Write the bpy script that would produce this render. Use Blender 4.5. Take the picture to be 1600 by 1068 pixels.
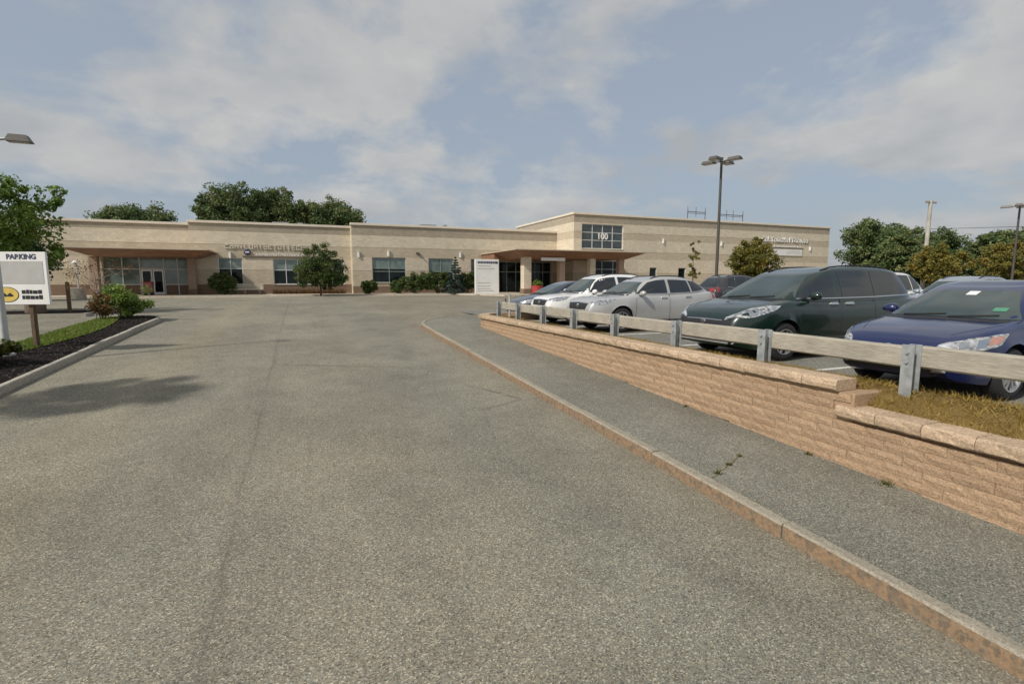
import bpy, bmesh, math, random
import numpy as np
from mathutils import Vector, Matrix
from mathutils.bvhtree import BVHTree

for o in list(bpy.data.objects):
    bpy.data.objects.remove(o)
scene = bpy.context.scene
COL = scene.collection
R = math.radians

# ------------------------------------------------------------ camera
HEAD, PITCH = R(22.4), math.atan(94 / 800)
cam = bpy.data.cameras.new('camera')
cam.sensor_width = 36; cam.lens = 18; cam.clip_start = .05; cam.clip_end = 4000
camo = bpy.data.objects.new('camera', cam); COL.objects.link(camo)
camo.location = (0, 0, 2.5)
camo.rotation_euler = (math.pi / 2 - PITCH, 0, -HEAD)
scene.camera = camo

# ------------------------------------------------------------ light
SUN_EL = R(42); SUN_AZ = (-.94, -.34)
sd = Vector((SUN_AZ[0] * math.cos(SUN_EL), SUN_AZ[1] * math.cos(SUN_EL), math.sin(SUN_EL))).normalized()
sun = bpy.data.lights.new('sun', 'SUN'); sun.energy = 2.95; sun.angle = R(3); sun.color = (1, .95, .87)
suno = bpy.data.objects.new('sun', sun); COL.objects.link(suno)
suno.rotation_euler = (-sd).to_track_quat('-Z', 'Y').to_euler()
suno.location = (-20, -20, 40)

w = bpy.data.worlds.new('World'); scene.world = w; w.use_nodes = True
nt = w.node_tree; nt.nodes.clear()
def wn(t, **k):
    n = nt.nodes.new(t)
    for a, b in k.items(): setattr(n, a, b)
    return n
def wl(a, b): nt.links.new(a, b)
sky = wn('ShaderNodeTexSky', sky_type='NISHITA', sun_disc=False)
sky.sun_elevation = SUN_EL; sky.sun_rotation = math.atan2(SUN_AZ[0], SUN_AZ[1]) % (2 * math.pi)
sky.dust_density = 3.5; sky.air_density = 1.0; sky.ozone_density = 1.5; sky.altitude = 100
bgn = wn('ShaderNodeBackground'); bgn.inputs['Strength'].default_value = .15
outw = wn('ShaderNodeOutputWorld')
tc = wn('ShaderNodeTexCoord'); sep = wn('ShaderNodeSeparateXYZ'); wl(tc.outputs['Generated'], sep.inputs[0])
def wmath(op, a, b=None, clamp=False):
    n = wn('ShaderNodeMath', operation=op); n.use_clamp = clamp
    for i, v in enumerate((a, b)):
        if v is None: continue
        if isinstance(v, (int, float)): n.inputs[i].default_value = v
        else: wl(v, n.inputs[i])
    return n.outputs[0]
zc = wmath('MAXIMUM', sep.outputs['Z'], 0.0)
den = wmath('ADD', zc, .34)
comb = wn('ShaderNodeCombineXYZ')
wl(wmath('DIVIDE', sep.outputs['X'], den), comb.inputs[0]); wl(wmath('DIVIDE', sep.outputs['Y'], den), comb.inputs[1])
def wnoise(scale, detail, rough, off, dist=0.0):
    m = wn('ShaderNodeMapping'); m.inputs['Location'].default_value = off; wl(comb.outputs[0], m.inputs[0])
    n = wn('ShaderNodeTexNoise'); n.inputs['Scale'].default_value = scale; n.inputs['Detail'].default_value = detail
    n.inputs['Roughness'].default_value = rough; n.inputs['Distortion'].default_value = dist
    wl(m.outputs[0], n.inputs['Vector']); return n.outputs['Fac']
big = wnoise(1.75, 8, .52, (5.2, 2.9, 0), .25)
fine = wnoise(5.2, 6, .6, (8.3, 4.4, 2), .2)
dens = wmath('ADD', wmath('MULTIPLY', big, .78), wmath('MULTIPLY', fine, .22))
rmp = wn('ShaderNodeValToRGB'); rmp.color_ramp.elements[0].position = .465; rmp.color_ramp.elements[1].position = .555
wl(dens, rmp.inputs[0])
# hazy blue of the open sky: physical sky mixed with pale haze
hz = wn('ShaderNodeMix', data_type='RGBA'); hz.inputs[0].default_value = .80
wl(sky.outputs[0], hz.inputs[6]); hz.inputs[7].default_value = (1.85, 2.10, 2.40, 1)
cl = wn('ShaderNodeMix', data_type='RGBA')
wl(wmath('MULTIPLY', rmp.outputs[0], .88), cl.inputs[0]); wl(hz.outputs[2], cl.inputs[6])
cs = wn('ShaderNodeMix', data_type='RGBA')           # clouds: grey bellies, paler tops
cr2 = wn('ShaderNodeValToRGB'); cr2.color_ramp.elements[0].position = .38; cr2.color_ramp.elements[1].position = .66
wl(wnoise(2.1, 5, .55, (1.2, 9.1, 5)), cr2.inputs[0]); wl(cr2.outputs[0], cs.inputs[0])
cs.inputs[6].default_value = (2.22, 2.32, 2.42, 1); cs.inputs[7].default_value = (3.2, 3.18, 3.08, 1)
wl(cs.outputs[2], cl.inputs[7])
wl(cl.outputs[2], bgn.inputs[0]); wl(bgn.outputs[0], outw.inputs[0])

scene.view_settings.view_transform = 'Standard'; scene.view_settings.look = 'None'
scene.view_settings.gamma = 1; scene.view_settings.exposure = 0.28
scene.view_settings.use_curve_mapping = False

# ------------------------------------------------------------ materials
MATS = {}
def newmat(name):
    m = bpy.data.materials.new(name); m.use_nodes = True
    MATS[name] = m
    return m, m.node_tree, m.node_tree.nodes['Principled BSDF']
class NT:
    """tiny node helper"""
    def __init__(s, nt): s.nt = nt
    def n(s, t, **k):
        n = s.nt.nodes.new(t)
        for a, b in k.items(): setattr(n, a, b)
        return n
    def l(s, a, b): s.nt.links.new(a, b)
    def pos(s):
        return s.n('ShaderNodeNewGeometry').outputs['Position']
    def obj(s):
        return s.n('ShaderNodeTexCoord').outputs['Object']
    def noise(s, vec, scale, detail=4, rough=.55, stretch=None):
        if stretch:
            m = s.n('ShaderNodeMapping'); m.inputs['Scale'].default_value = stretch; s.l(vec, m.inputs[0]); vec = m.outputs[0]
        n = s.n('ShaderNodeTexNoise'); n.inputs['Scale'].default_value = scale; n.inputs['Detail'].default_value = detail
        n.inputs['Roughness'].default_value = rough; s.l(vec, n.inputs['Vector']); return n.outputs['Fac']
    def vor(s, vec, scale, feature='F1', out='Color'):
        n = s.n('ShaderNodeTexVoronoi'); n.feature = feature; n.inputs['Scale'].default_value = scale
        s.l(vec, n.inputs['Vector']); return n.outputs[out]
    def ramp(s, fac, stops):
        r = s.n('ShaderNodeValToRGB'); e = r.color_ramp.elements
        e[0].position, e[0].color = stops[0][0], (*stops[0][1], 1)
        e[1].position, e[1].color = stops[-1][0], (*stops[-1][1], 1)
        for p, c in stops[1:-1]:
            x = e.new(p); x.color = (*c, 1)
        s.l(fac, r.inputs[0]); return r.outputs[0]
    def mix(s, fac, a, b, blend='MIX'):
        m = s.n('ShaderNodeMix', data_type='RGBA'); m.blend_type = blend
        for i, v in ((0, fac), (6, a), (7, b)):
            if isinstance(v, (int, float)): m.inputs[i].default_value = v
            elif isinstance(v, tuple): m.inputs[i].default_value = (*v, 1)
            else: s.l(v, m.inputs[i])
        return m.outputs[2]
    def math(s, op, a, b=None, c=None):
        n = s.n('ShaderNodeMath', operation=op)
        for i, v in enumerate((a, b, c)):
            if v is None: continue
            if isinstance(v, (int, float)): n.inputs[i].default_value = v
            else: s.l(v, n.inputs[i])
        return n.outputs[0]
    def bump(s, h, strength, dist, bsdf):
        b = s.n('ShaderNodeBump'); b.inputs['Strength'].default_value = strength; b.inputs['Distance'].default_value = dist
        s.l(h, b.inputs['Height']); s.l(b.outputs[0], bsdf.inputs['Normal'])
    def rnd(s):
        return s.n('ShaderNodeObjectInfo').outputs['Random']
G0, G1 = (0, 0, 0), (1, 1, 1)

def plain(name, c, rough=.6, metal=0.0, var=.12, scale=6.0, bump=0.0, coat=0.0, spec=.5):
    m, t, b = newmat(name); k = NT(t)
    f = k.noise(k.obj(), scale, 5)
    lo = tuple(x * (1 - var) for x in c); hi = tuple(min(1, x * (1 + var)) for x in c)
    k.l(k.ramp(f, [(.3, lo), (.7, hi)]), b.inputs['Base Color'])
    b.inputs['Roughness'].default_value = rough; b.inputs['Metallic'].default_value = metal
    b.inputs['Coat Weight'].default_value = coat; b.inputs['Coat Roughness'].default_value = .04
    b.inputs['Specular IOR Level'].default_value = spec
    if bump: k.bump(k.noise(k.obj(), scale * 6, 4), bump, .01, b)
    return m

def asphalt(name, c, warm, seam=False, grain=104, cracks=.0):
    m, t, b = newmat(name); k = NT(t); p = k.pos()
    big = k.noise(p, .22, 5, .6); mid = k.noise(p, 1.6, 5, .6)
    base = k.mix(k.ramp(big, [(.38, G0), (.62, G1)]), c, warm)
    v = k.vor(p, grain)
    sv = k.n('ShaderNodeSeparateColor'); k.l(v, sv.inputs[0])
    g = k.ramp(sv.outputs[0], [(0, (.38,) * 3), (.3, (.78,) * 3), (.72, (1.02,) * 3), (.88, (1.25,) * 3), (1, (2.0,) * 3)])
    patchy = k.ramp(k.noise(p, .45, 4, .55, (1, .6, 1)), [(.42, (.90,) * 3), (.5, (1,) * 3), (.62, (1.07,) * 3)])
    g = k.mix(1.0, g, patchy, 'MULTIPLY')
    col = k.mix(1.0, base, g, 'MULTIPLY')
    hue = k.ramp(sv.outputs[1], [(0, (1.08, 1.0, .90)), (.5, (1, 1, 1)), (1, (.94, 1, 1.05))])
    col = k.mix(1.0, col, hue, 'MULTIPLY')
    col = k.mix(1.0, col, k.ramp(mid, [(.25, (.84,) * 3), (.5, (1,) * 3), (.8, (1.13,) * 3)]), 'MULTIPLY')
    sx = k.n('ShaderNodeSeparateXYZ'); k.l(p, sx.inputs[0])
    if seam:
        wob = k.math('MULTIPLY', k.math('SUBTRACT', k.noise(p, 1.1, 6, .7), .5), .16)
        d = k.math('ABSOLUTE', k.math('ADD', k.math('ADD', sx.outputs[0], .67), wob))
        brk = k.ramp(k.noise(p, .8, 3), [(.35, (.25,) * 3), (.55, G1)])
        ln = k.math('MULTIPLY', k.ramp(d, [(.0, G1), (.018, (.30,) * 3), (.10, G0)]), brk)
        col = k.mix(k.math('MULTIPLY', ln, .42), col, (.075, .062, .052))
        # wheel tracks polished paler, old oil drips between them
        for cx, wd, tint, a in ((-2.9, .9, (1.14, 1.10, 1.02), .8), (2.35, 1.1, (.90, .93, .95), .8), (.9, .5, (.93, .93, .93), .6)):
            dd = k.math('ABSOLUTE', k.math('SUBTRACT', k.math('ADD', sx.outputs[0], k.math('MULTIPLY', wob, 3.0)), cx))
            f = k.math('MULTIPLY', k.ramp(k.math('DIVIDE', dd, wd), [(0, G1), (1, G0)]), a)
            col = k.mix(f, col, k.mix(1.0, col, tint, 'MULTIPLY'))
        dr = k.vor(p, 1.7, 'F1', 'Distance')
        drm = k.math('MULTIPLY', k.ramp(k.math('ADD', dr, k.math('MULTIPLY', k.noise(p, 9, 4), .10)), [(.06, G1), (.12, G0)]), k.ramp(k.noise(p, .35, 2), [(.48, G0), (.56, G1)]))
        col = k.mix(k.math('MULTIPLY', drm, .35), col, (.06, .055, .05))
        st = k.noise(p, .55, 4, .5, (1, .45, 1))
        col = k.mix(k.math('MULTIPLY', k.ramp(st, [(.63, G0), (.72, G1)]), .22), col, (.07, .066, .06))
        # rusty wash and grit along the right-hand gutter
        gut = k.ramp(sx.outputs[0], [(0, G0), (1, G1)])
        gd = k.math('SUBTRACT', 4.02, sx.outputs[0])
        gf = k.math('MULTIPLY', k.ramp(gd, [(.0, G1), (.45, G0)]), k.ramp(k.noise(p, 2.2, 5, .6), [(.3, G0), (.7, G1)]))
        col = k.mix(k.math('MULTIPLY', gf, .40), col, (.20, .15, .10))
    if cracks:
        e = k.vor(p, .33, 'DISTANCE_TO_EDGE', 'Distance')
        e2 = k.math('ADD', e, k.math('MULTIPLY', k.math('SUBTRACT', k.noise(p, 3, 6, .7), .5), .06))
        cm = k.math('MULTIPLY', k.ramp(k.math('ABSOLUTE', e2), [(0, G1), (.008, G0)]), k.ramp(k.noise(p, .12, 2), [(.5, G0), (.6, G1)]))
        col = k.mix(k.math('MULTIPLY', cm, cracks), col, (.05, .045, .04))
    k.l(col, b.inputs['Base Color'])
    b.inputs['Roughness'].default_value = .9; b.inputs['Specular IOR Level'].default_value = .25
    k.bump(k.vor(p, grain, 'F1', 'Distance'), .45, .006, b)
    return m

def stone(name, c1, c2, scale=9, bump=.6, rough=.9, objvar=.22):
    m, t, b = newmat(name); k = NT(t); p = k.pos()
    n1 = k.noise(p, scale, 6, .65); n2 = k.noise(p, min(scale * 7, 75), 4, .75)
    col = k.ramp(n1, [(.28, c1), (.72, c2)])
    col = k.mix(1.0, col, k.ramp(n2, [(.3, (.58,) * 3), (.7, (1.34,) * 3)]), 'MULTIPLY')
    col = k.mix(1.0, col, k.ramp(k.rnd(), [(0, (1 - objvar,) * 3), (1, (1 + objvar * .7,) * 3)]), 'MULTIPLY')
    k.l(col, b.inputs['Base Color']); b.inputs['Roughness'].default_value = rough
    b.inputs['Specular IOR Level'].default_value = .25
    k.bump(k.math('ADD', n1, k.math('MULTIPLY', n2, .6)), bump, .02, b)
    return m

def masonry(name, c, joint, bw=.4, bh=.2):
    """split-face block courses, too far off to tell block from block"""
    m, t, b = newmat(name); k = NT(t)
    p = k.pos(); s = k.n('ShaderNodeSeparateXYZ'); k.l(p, s.inputs[0])
    cb = k.n('ShaderNodeCombineXYZ'); k.l(k.math('ADD', s.outputs[0], s.outputs[1]), cb.inputs[0]); k.l(s.outputs[2], cb.inputs[1])
    br = k.n('ShaderNodeTexBrick'); k.l(cb.outputs[0], br.inputs['Vector'])
    br.inputs['Color1'].default_value = (*[x * .92 for x in c], 1); br.inputs['Color2'].default_value = (*[x * 1.07 for x in c], 1)
    br.inputs['Mortar'].default_value = (*joint, 1); br.inputs['Scale'].default_value = 1; br.inputs['Mortar Size'].default_value = .012
    br.inputs['Brick Width'].default_value = bw; br.inputs['Row Height'].default_value = bh
    col = k.mix(1.0, br.outputs[0], k.ramp(k.noise(p, .7, 6, .65, (1, 1, .5)), [(.25, (.91,) * 3), (.75, (1.06,) * 3)]), 'MULTIPLY')
    col = k.mix(1.0, col, k.ramp(k.noise(p, 14, 3), [(.25, (.9,) * 3), (.75, (1.1,) * 3)]), 'MULTIPLY')
    k.l(col, b.inputs['Base Color']); b.inputs['Roughness'].default_value = .92; b.inputs['Specular IOR Level'].default_value = .2
    k.bump(k.noise(p, 9, 4), .5, .03, b)
    return m

def paint(name, c, flake=.0, rough=.28, metal=.0):
    m, t, b = newmat(name); k = NT(t)
    f = k.noise(k.obj(), 1.6, 4)
    dust = k.noise(k.obj(), 22, 5, .7)
    lo = tuple(x * .93 for x in c); hi = tuple(min(1, x * 1.05) for x in c)
    col = k.ramp(f, [(.3, lo), (.7, hi)])
    col = k.mix(k.math('MULTIPLY', k.ramp(dust, [(.4, G0), (.8, G1)]), .018), col, (.30, .27, .23))
    k.l(col, b.inputs['Base Color']); b.inputs['Roughness'].default_value = rough
    b.inputs['Metallic'].default_value = metal
    b.inputs['Coat Weight'].default_value = .9; b.inputs['Coat Roughness'].default_value = .05
    return m

def glass(name, c, rough=.04, c2=None):
    m, t, b = newmat(name); k = NT(t)
    c2 = c2 or tuple(x * 1.5 for x in c)
    k.l(k.ramp(k.noise(k.obj(), 1.3, 3), [(.35, c), (.7, c2)]), b.inputs['Base Color'])
    b.inputs['Roughness'].default_value = rough; b.inputs['Specular IOR Level'].default_value = .8
    b.inputs['IOR'].default_value = 1.6
    return m

def leafmat(name, stops, trans=.3, rough=.55):
    m, t, b = newmat(name); k = NT(t)
    a = k.n('ShaderNodeAttribute'); a.attribute_name = 'tint'
    col = k.ramp(a.outputs['Fac'], stops)
    k.l(col, b.inputs['Base Color']); b.inputs['Roughness'].default_value = rough; b.inputs['Specular IOR Level'].default_value = .3
    tr = k.n('ShaderNodeBsdfTranslucent'); k.l(col, tr.inputs[0])
    mx = k.n('ShaderNodeMixShader'); mx.inputs[0].default_value = trans
    k.l(b.outputs[0], mx.inputs[1]); k.l(tr.outputs[0], mx.inputs[2])
    k.l(mx.outputs[0], t.nodes['Material Output'].inputs['Surface'])
    return m

def weathered_wood(name, c1, c2, stretch):
    m, t, b = newmat(name); k = NT(t); p = k.pos()
    g = k.noise(p, 11, 7, .7, stretch); g2 = k.noise(p, 3, 4)
    col = k.ramp(g, [(.25, tuple(x * .55 for x in c1)), (.45, c1), (.75, c2)])
    col = k.mix(1.0, col, k.ramp(g2, [(.3, (.85,) * 3), (.7, (1.1,) * 3)]), 'MULTIPLY')
    k.l(col, b.inputs['Base Color']); b.inputs['Roughness'].default_value = .9
    k.bump(g, .6, .012, b)
    return m

def rusty_face(name):
    m, t, b = newmat(name); k = NT(t); p = k.pos()
    n = k.noise(p, 7, 7, .75, (1, 1, .8)); n2 = k.noise(p, 26, 4, .7)
    col = k.ramp(n, [(.28, (.11, .09, .068)), (.41, (.21, .165, .115)), (.50, (.31, .20, .115)), (.57, (.17, .135, .095)), (.68, (.25, .185, .12)), (.8, (.30, .27, .21))])
    col = k.mix(1.0, col, k.ramp(n2, [(.25, (.65,) * 3), (.75, (1.25,) * 3)]), 'MULTIPLY')
    k.l(col, b.inputs['Base Color']); b.inputs['Roughness'].default_value = .92
    k.bump(n2, .5, .01, b)
    return m

def dirtmat(name, c1, c2, scale=18, bump=.9):
    m, t, b = newmat(name); k = NT(t); p = k.pos()
    n = k.noise(p, scale, 6, .7); n2 = k.noise(p, 1.2, 4)
    col = k.mix(1.0, k.ramp(n, [(.3, c1), (.7, c2)]), k.ramp(n2, [(.3, (.8,) * 3), (.7, (1.15,) * 3)]), 'MULTIPLY')
    k.l(col, b.inputs['Base Color']); b.inputs['Roughness'].default_value = 1; b.inputs['Specular IOR Level'].default_value = .1
    k.bump(n, bump, .04, b)
    return m

M_road = asphalt('asphalt_road', (.222, .208, .164), (.252, .232, .178), seam=True, cracks=.6)
M_lot = asphalt('asphalt_lot', (.205, .200, .178), (.23, .220, .19), grain=100, cracks=.5)
M_walk = asphalt('asphalt_walk', (.206, .199, .164), (.228, .217, .174), grain=100, cracks=.0)
M_ground = dirtmat('earth', (.10, .10, .05), (.17, .15, .08), 3)
M_mulch = dirtmat('mulch', (.012, .010, .009), (.035, .028, .024), 34)
M_soil = dirtmat('dry_turf', (.15, .10, .04), (.27, .185, .065), 30)
M_lawn = dirtmat('lawn_soil', (.10, .13, .03), (.16, .20, .05), 24)
M_conc = stone('concrete', (.42, .37, .29), (.52, .46, .37), 1.4, .2, objvar=.06)
M_curbtop = stone('granite_top', (.27, .235, .18), (.37, .33, .26), 7, .35, objvar=.08)
M_curbface = rusty_face('granite_stained')
M_curbL = stone('granite_grey', (.36, .33, .27), (.47, .43, .36), 3, .35, objvar=.06)
M_block = stone('split_block', (.36, .245, .155), (.50, .345, .22), 30, .8, objvar=.10)
M_cap = stone('cap_block', (.41, .30, .20), (.54, .405, .28), 6, .6, objvar=.14)
M_wood = weathered_wood('grey_timber', (.33, .30, .24), (.52, .48, .40), (9, .45, 9))
M_woodpost = weathered_wood('brown_timber', (.10, .065, .035), (.20, .14, .08), (8, 8, .5))
M_galv = plain('galvanised', (.36, .38, .385), .5, .35, .25, 9, .2)
M_steel = plain('grey_steel', (.30, .31, .31), .5, .2, .15, 4)
M_pole = plain('bronze_pole', (.085, .075, .065), .5, .2, .15, 4)
M_palepole = plain('pale_pole', (.50, .51, .50), .5, .0, .12, 5)
M_lens = plain('lamp_lens', (.45, .45, .43), .3, 0, .05)
M_band_l = masonry('block_light', (.66, .585, .45), (.57, .50, .39))
M_band_d = masonry('block_tan', (.53, .455, .34), (.46, .39, .295))
M_band_p = masonry('block_pink', (.65, .56, .435), (.57, .49, .38))
M_band_t = masonry('block_top', (.40, .345, .265), (.34, .29, .22))
M_brick = masonry('block_brown', (.24, .165, .115), (.17, .12, .09), .3, .1)
M_colbrick = masonry('column_brick', (.44, .32, .24), (.33, .25, .19), .3, .1)
M_capmetal = plain('parapet_metal', (.72, .64, .52), .5, 0, .06, 1.5)
M_soffit = plain('canopy_soffit', (.25, .128, .072), .6, 0, .25, 2.2)
M_fascia = plain('canopy_fascia', (.50, .40, .30), .6, 0, .1, 2)
M_alu = plain('white_aluminium', (.66, .67, .64), .4, 0, .05, 3)
M_greenalu = plain('green_aluminium', (.26, .31, .28), .4, 0, .08, 3)
M_glassd = glass('window_dark', (.006, .010, .010), .06, (.015, .024, .022)); M_glassd.node_tree.nodes['Principled BSDF'].inputs['Specular IOR Level'].default_value = .25
M_glassg = glass('window_pale', (.12, .17, .155), .1, (.22, .27, .25))  # paler grey-green pane colour, for upper panes and the first storefront
M_roofing = plain('roofing', (.35, .34, .32), .9, 0, .1, 2)
M_white = plain('white_paint', (.80, .79, .76), .5, 0, .05, 3)
M_signgrey = plain('sign_grey', (.46, .45, .43), .5, 0, .06, 5)
M_navy = plain('sign_navy', (.05, .055, .11), .5, 0, .1, 5)
M_black = plain('black_print', (.018, .018, .02), .5, 0, .1, 5)
M_yellow = plain('sign_yellow', (.66, .48, .11), .5, 0, .1, 6)
M_palelet = plain('letter_pale', (.66, .60, .48), .5, 0, .2, 5)
M_letter = plain('letter_dark', (.22, .185, .14), .5, 0, .15, 5)
M_red = plain('red_plastic', (.42, .05, .045), .5, 0, .15, 5)
M_pinkred = plain('faded_red', (.40, .14, .13), .6, 0, .15, 5)
M_aggr = stone('aggregate', (.20, .15, .11), (.32, .25, .19), 14, .6)
M_line = plain('line_paint', (.62, .61, .57), .8, 0, .25, 7)
M_tyre = plain('tyre', (.022, .022, .023), .85, 0, .2, 9, .2)
M_rim = plain('alloy', (.52, .53, .54), .3, .75, .06, 4)
M_rimdark = plain('brake_dark', (.05, .05, .05), .6, .3, .1, 4)
M_trim = plain('black_trim', (.02, .02, .021), .5, 0, .15, 8)
M_chrome = plain('chrome', (.62, .63, .64), .15, .95, .03, 4)
M_shield = glass('car_windshield', (.030, .045, .042), .03, (.05, .07, .066))
M_side = glass('car_side_glass', (.010, .013, .014), .03, (.02, .025, .026))
M_tail = plain('tail_lamp', (.38, .02, .018), .2, 0, .2, 8, coat=.6)
M_amber = plain('amber_lamp', (.50, .26, .20), .25, 0, .2, 8, coat=.6)
def lampmat():
    m, t, b = newmat('headlamp'); k = NT(t)
    f = k.noise(k.obj(), 16, 3, .5, (1, .35, 2.2))
    k.l(k.ramp(f, [(.34, (.10, .105, .11)), (.5, (.38, .39, .40)), (.66, (.66, .67, .68))]), b.inputs['Base Color'])
    b.inputs['Roughness'].default_value = .12; b.inputs['Coat Weight'].default_value = 1; b.inputs['Metallic'].default_value = .25
    return m
M_head = lampmat()
M_bark = dirtmat('bark', (.055, .042, .032), (.12, .095, .075), 16, .8)
M_weathered = dirtmat('weathered_pole', (.36, .34, .29), (.52, .49, .43), 9, .4)
M_palebark = dirtmat('pale_bark', (.22, .19, .16), (.36, .32, .27), 16, .5)
L_green = leafmat('leaf_green', [(0, (0.055, 0.102, 0.022)), (.5, (0.149, 0.230, 0.043)), (.85, (0.274, 0.353, 0.066)), (1, (0.437, 0.462, 0.092))])
L_dark = leafmat('leaf_dark', [(0, (0.024, 0.052, 0.020)), (.5, (0.059, 0.101, 0.035)), (.85, (0.108, 0.148, 0.049)), (1, (0.192, 0.166, 0.061))])
L_far = leafmat('leaf_far', [(0, (0.056, 0.099, 0.043)), (.55, (0.127, 0.175, 0.060)), (.85, (0.211, 0.219, 0.082)), (1, (0.367, 0.219, 0.099))])
L_yellow = leafmat('leaf_yellow', [(0, (0.061, 0.072, 0.017)), (.45, (0.154, 0.149, 0.028)), (.8, (0.264, 0.209, 0.035)), (1, (0.330, 0.187, 0.044))])
L_autumn = leafmat('leaf_autumn', [(0, (.075, .085, .022)), (.4, (.175, .165, .035)), (.75, (.27, .205, .045)), (1, (.33, .15, .04))])
L_hedge = leafmat('leaf_hedge', [(0, (0.024, 0.048, 0.014)), (.5, (0.065, 0.107, 0.025)), (.88, (0.130, 0.150, 0.035)), (1, (0.223, 0.172, 0.047))], .2)
L_spruce = leafmat('leaf_spruce', [(0, (.016, .032, .026)), (.6, (.045, .072, .062)), (1, (.09, .125, .11))], .15)
L_red = leafmat('leaf_red', [(0, (.05, .05, .018)), (.4, (.11, .085, .03)), (.8, (.24, .09, .035)), (1, (.34, .22, .11))])
L_bush = leafmat('leaf_bush', [(0, (.025, .045, .012)), (.5, (.085, .105, .022)), (.8, (.17, .16, .03)), (1, (.34, .12, .03))])
L_grass = leafmat('grass_green', [(0, (0.086, 0.130, 0.018)), (.6, (0.172, 0.234, 0.035)), (1, (0.276, 0.299, 0.060))], .25)
L_dry = leafmat('grass_dry', [(0, (.16, .11, .025)), (.4, (.31, .205, .045)), (.75, (.42, .30, .085)), (1, (.20, .18, .04))], .25)

# ------------------------------------------------------------ mesh helpers
def tag(o, label=None, cat=None, group=None, kind=None):
    if label: o['label'] = label
    if cat: o['category'] = cat
    if group: o['group'] = group
    if kind: o['kind'] = kind
    return o
def empty(name, loc=(0, 0, 0), rz=0, parent=None):
    o = bpy.data.objects.new(name, None); COL.objects.link(o)
    o.empty_display_size = .2; o.location = loc; o.rotation_euler = (0, 0, rz); o.parent = parent
    return o
def link(name, me, parent=None, loc=(0, 0, 0), rot=(0, 0, 0)):
    o = bpy.data.objects.new(name, me); COL.objects.link(o); o.parent = parent; o.location = loc; o.rotation_euler = rot
    return o
def copy_tree(o, parent=None):
    c = o.copy(); COL.objects.link(c); c.parent = parent
    for ch in o.children: copy_tree(ch, c)
    return c

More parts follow.
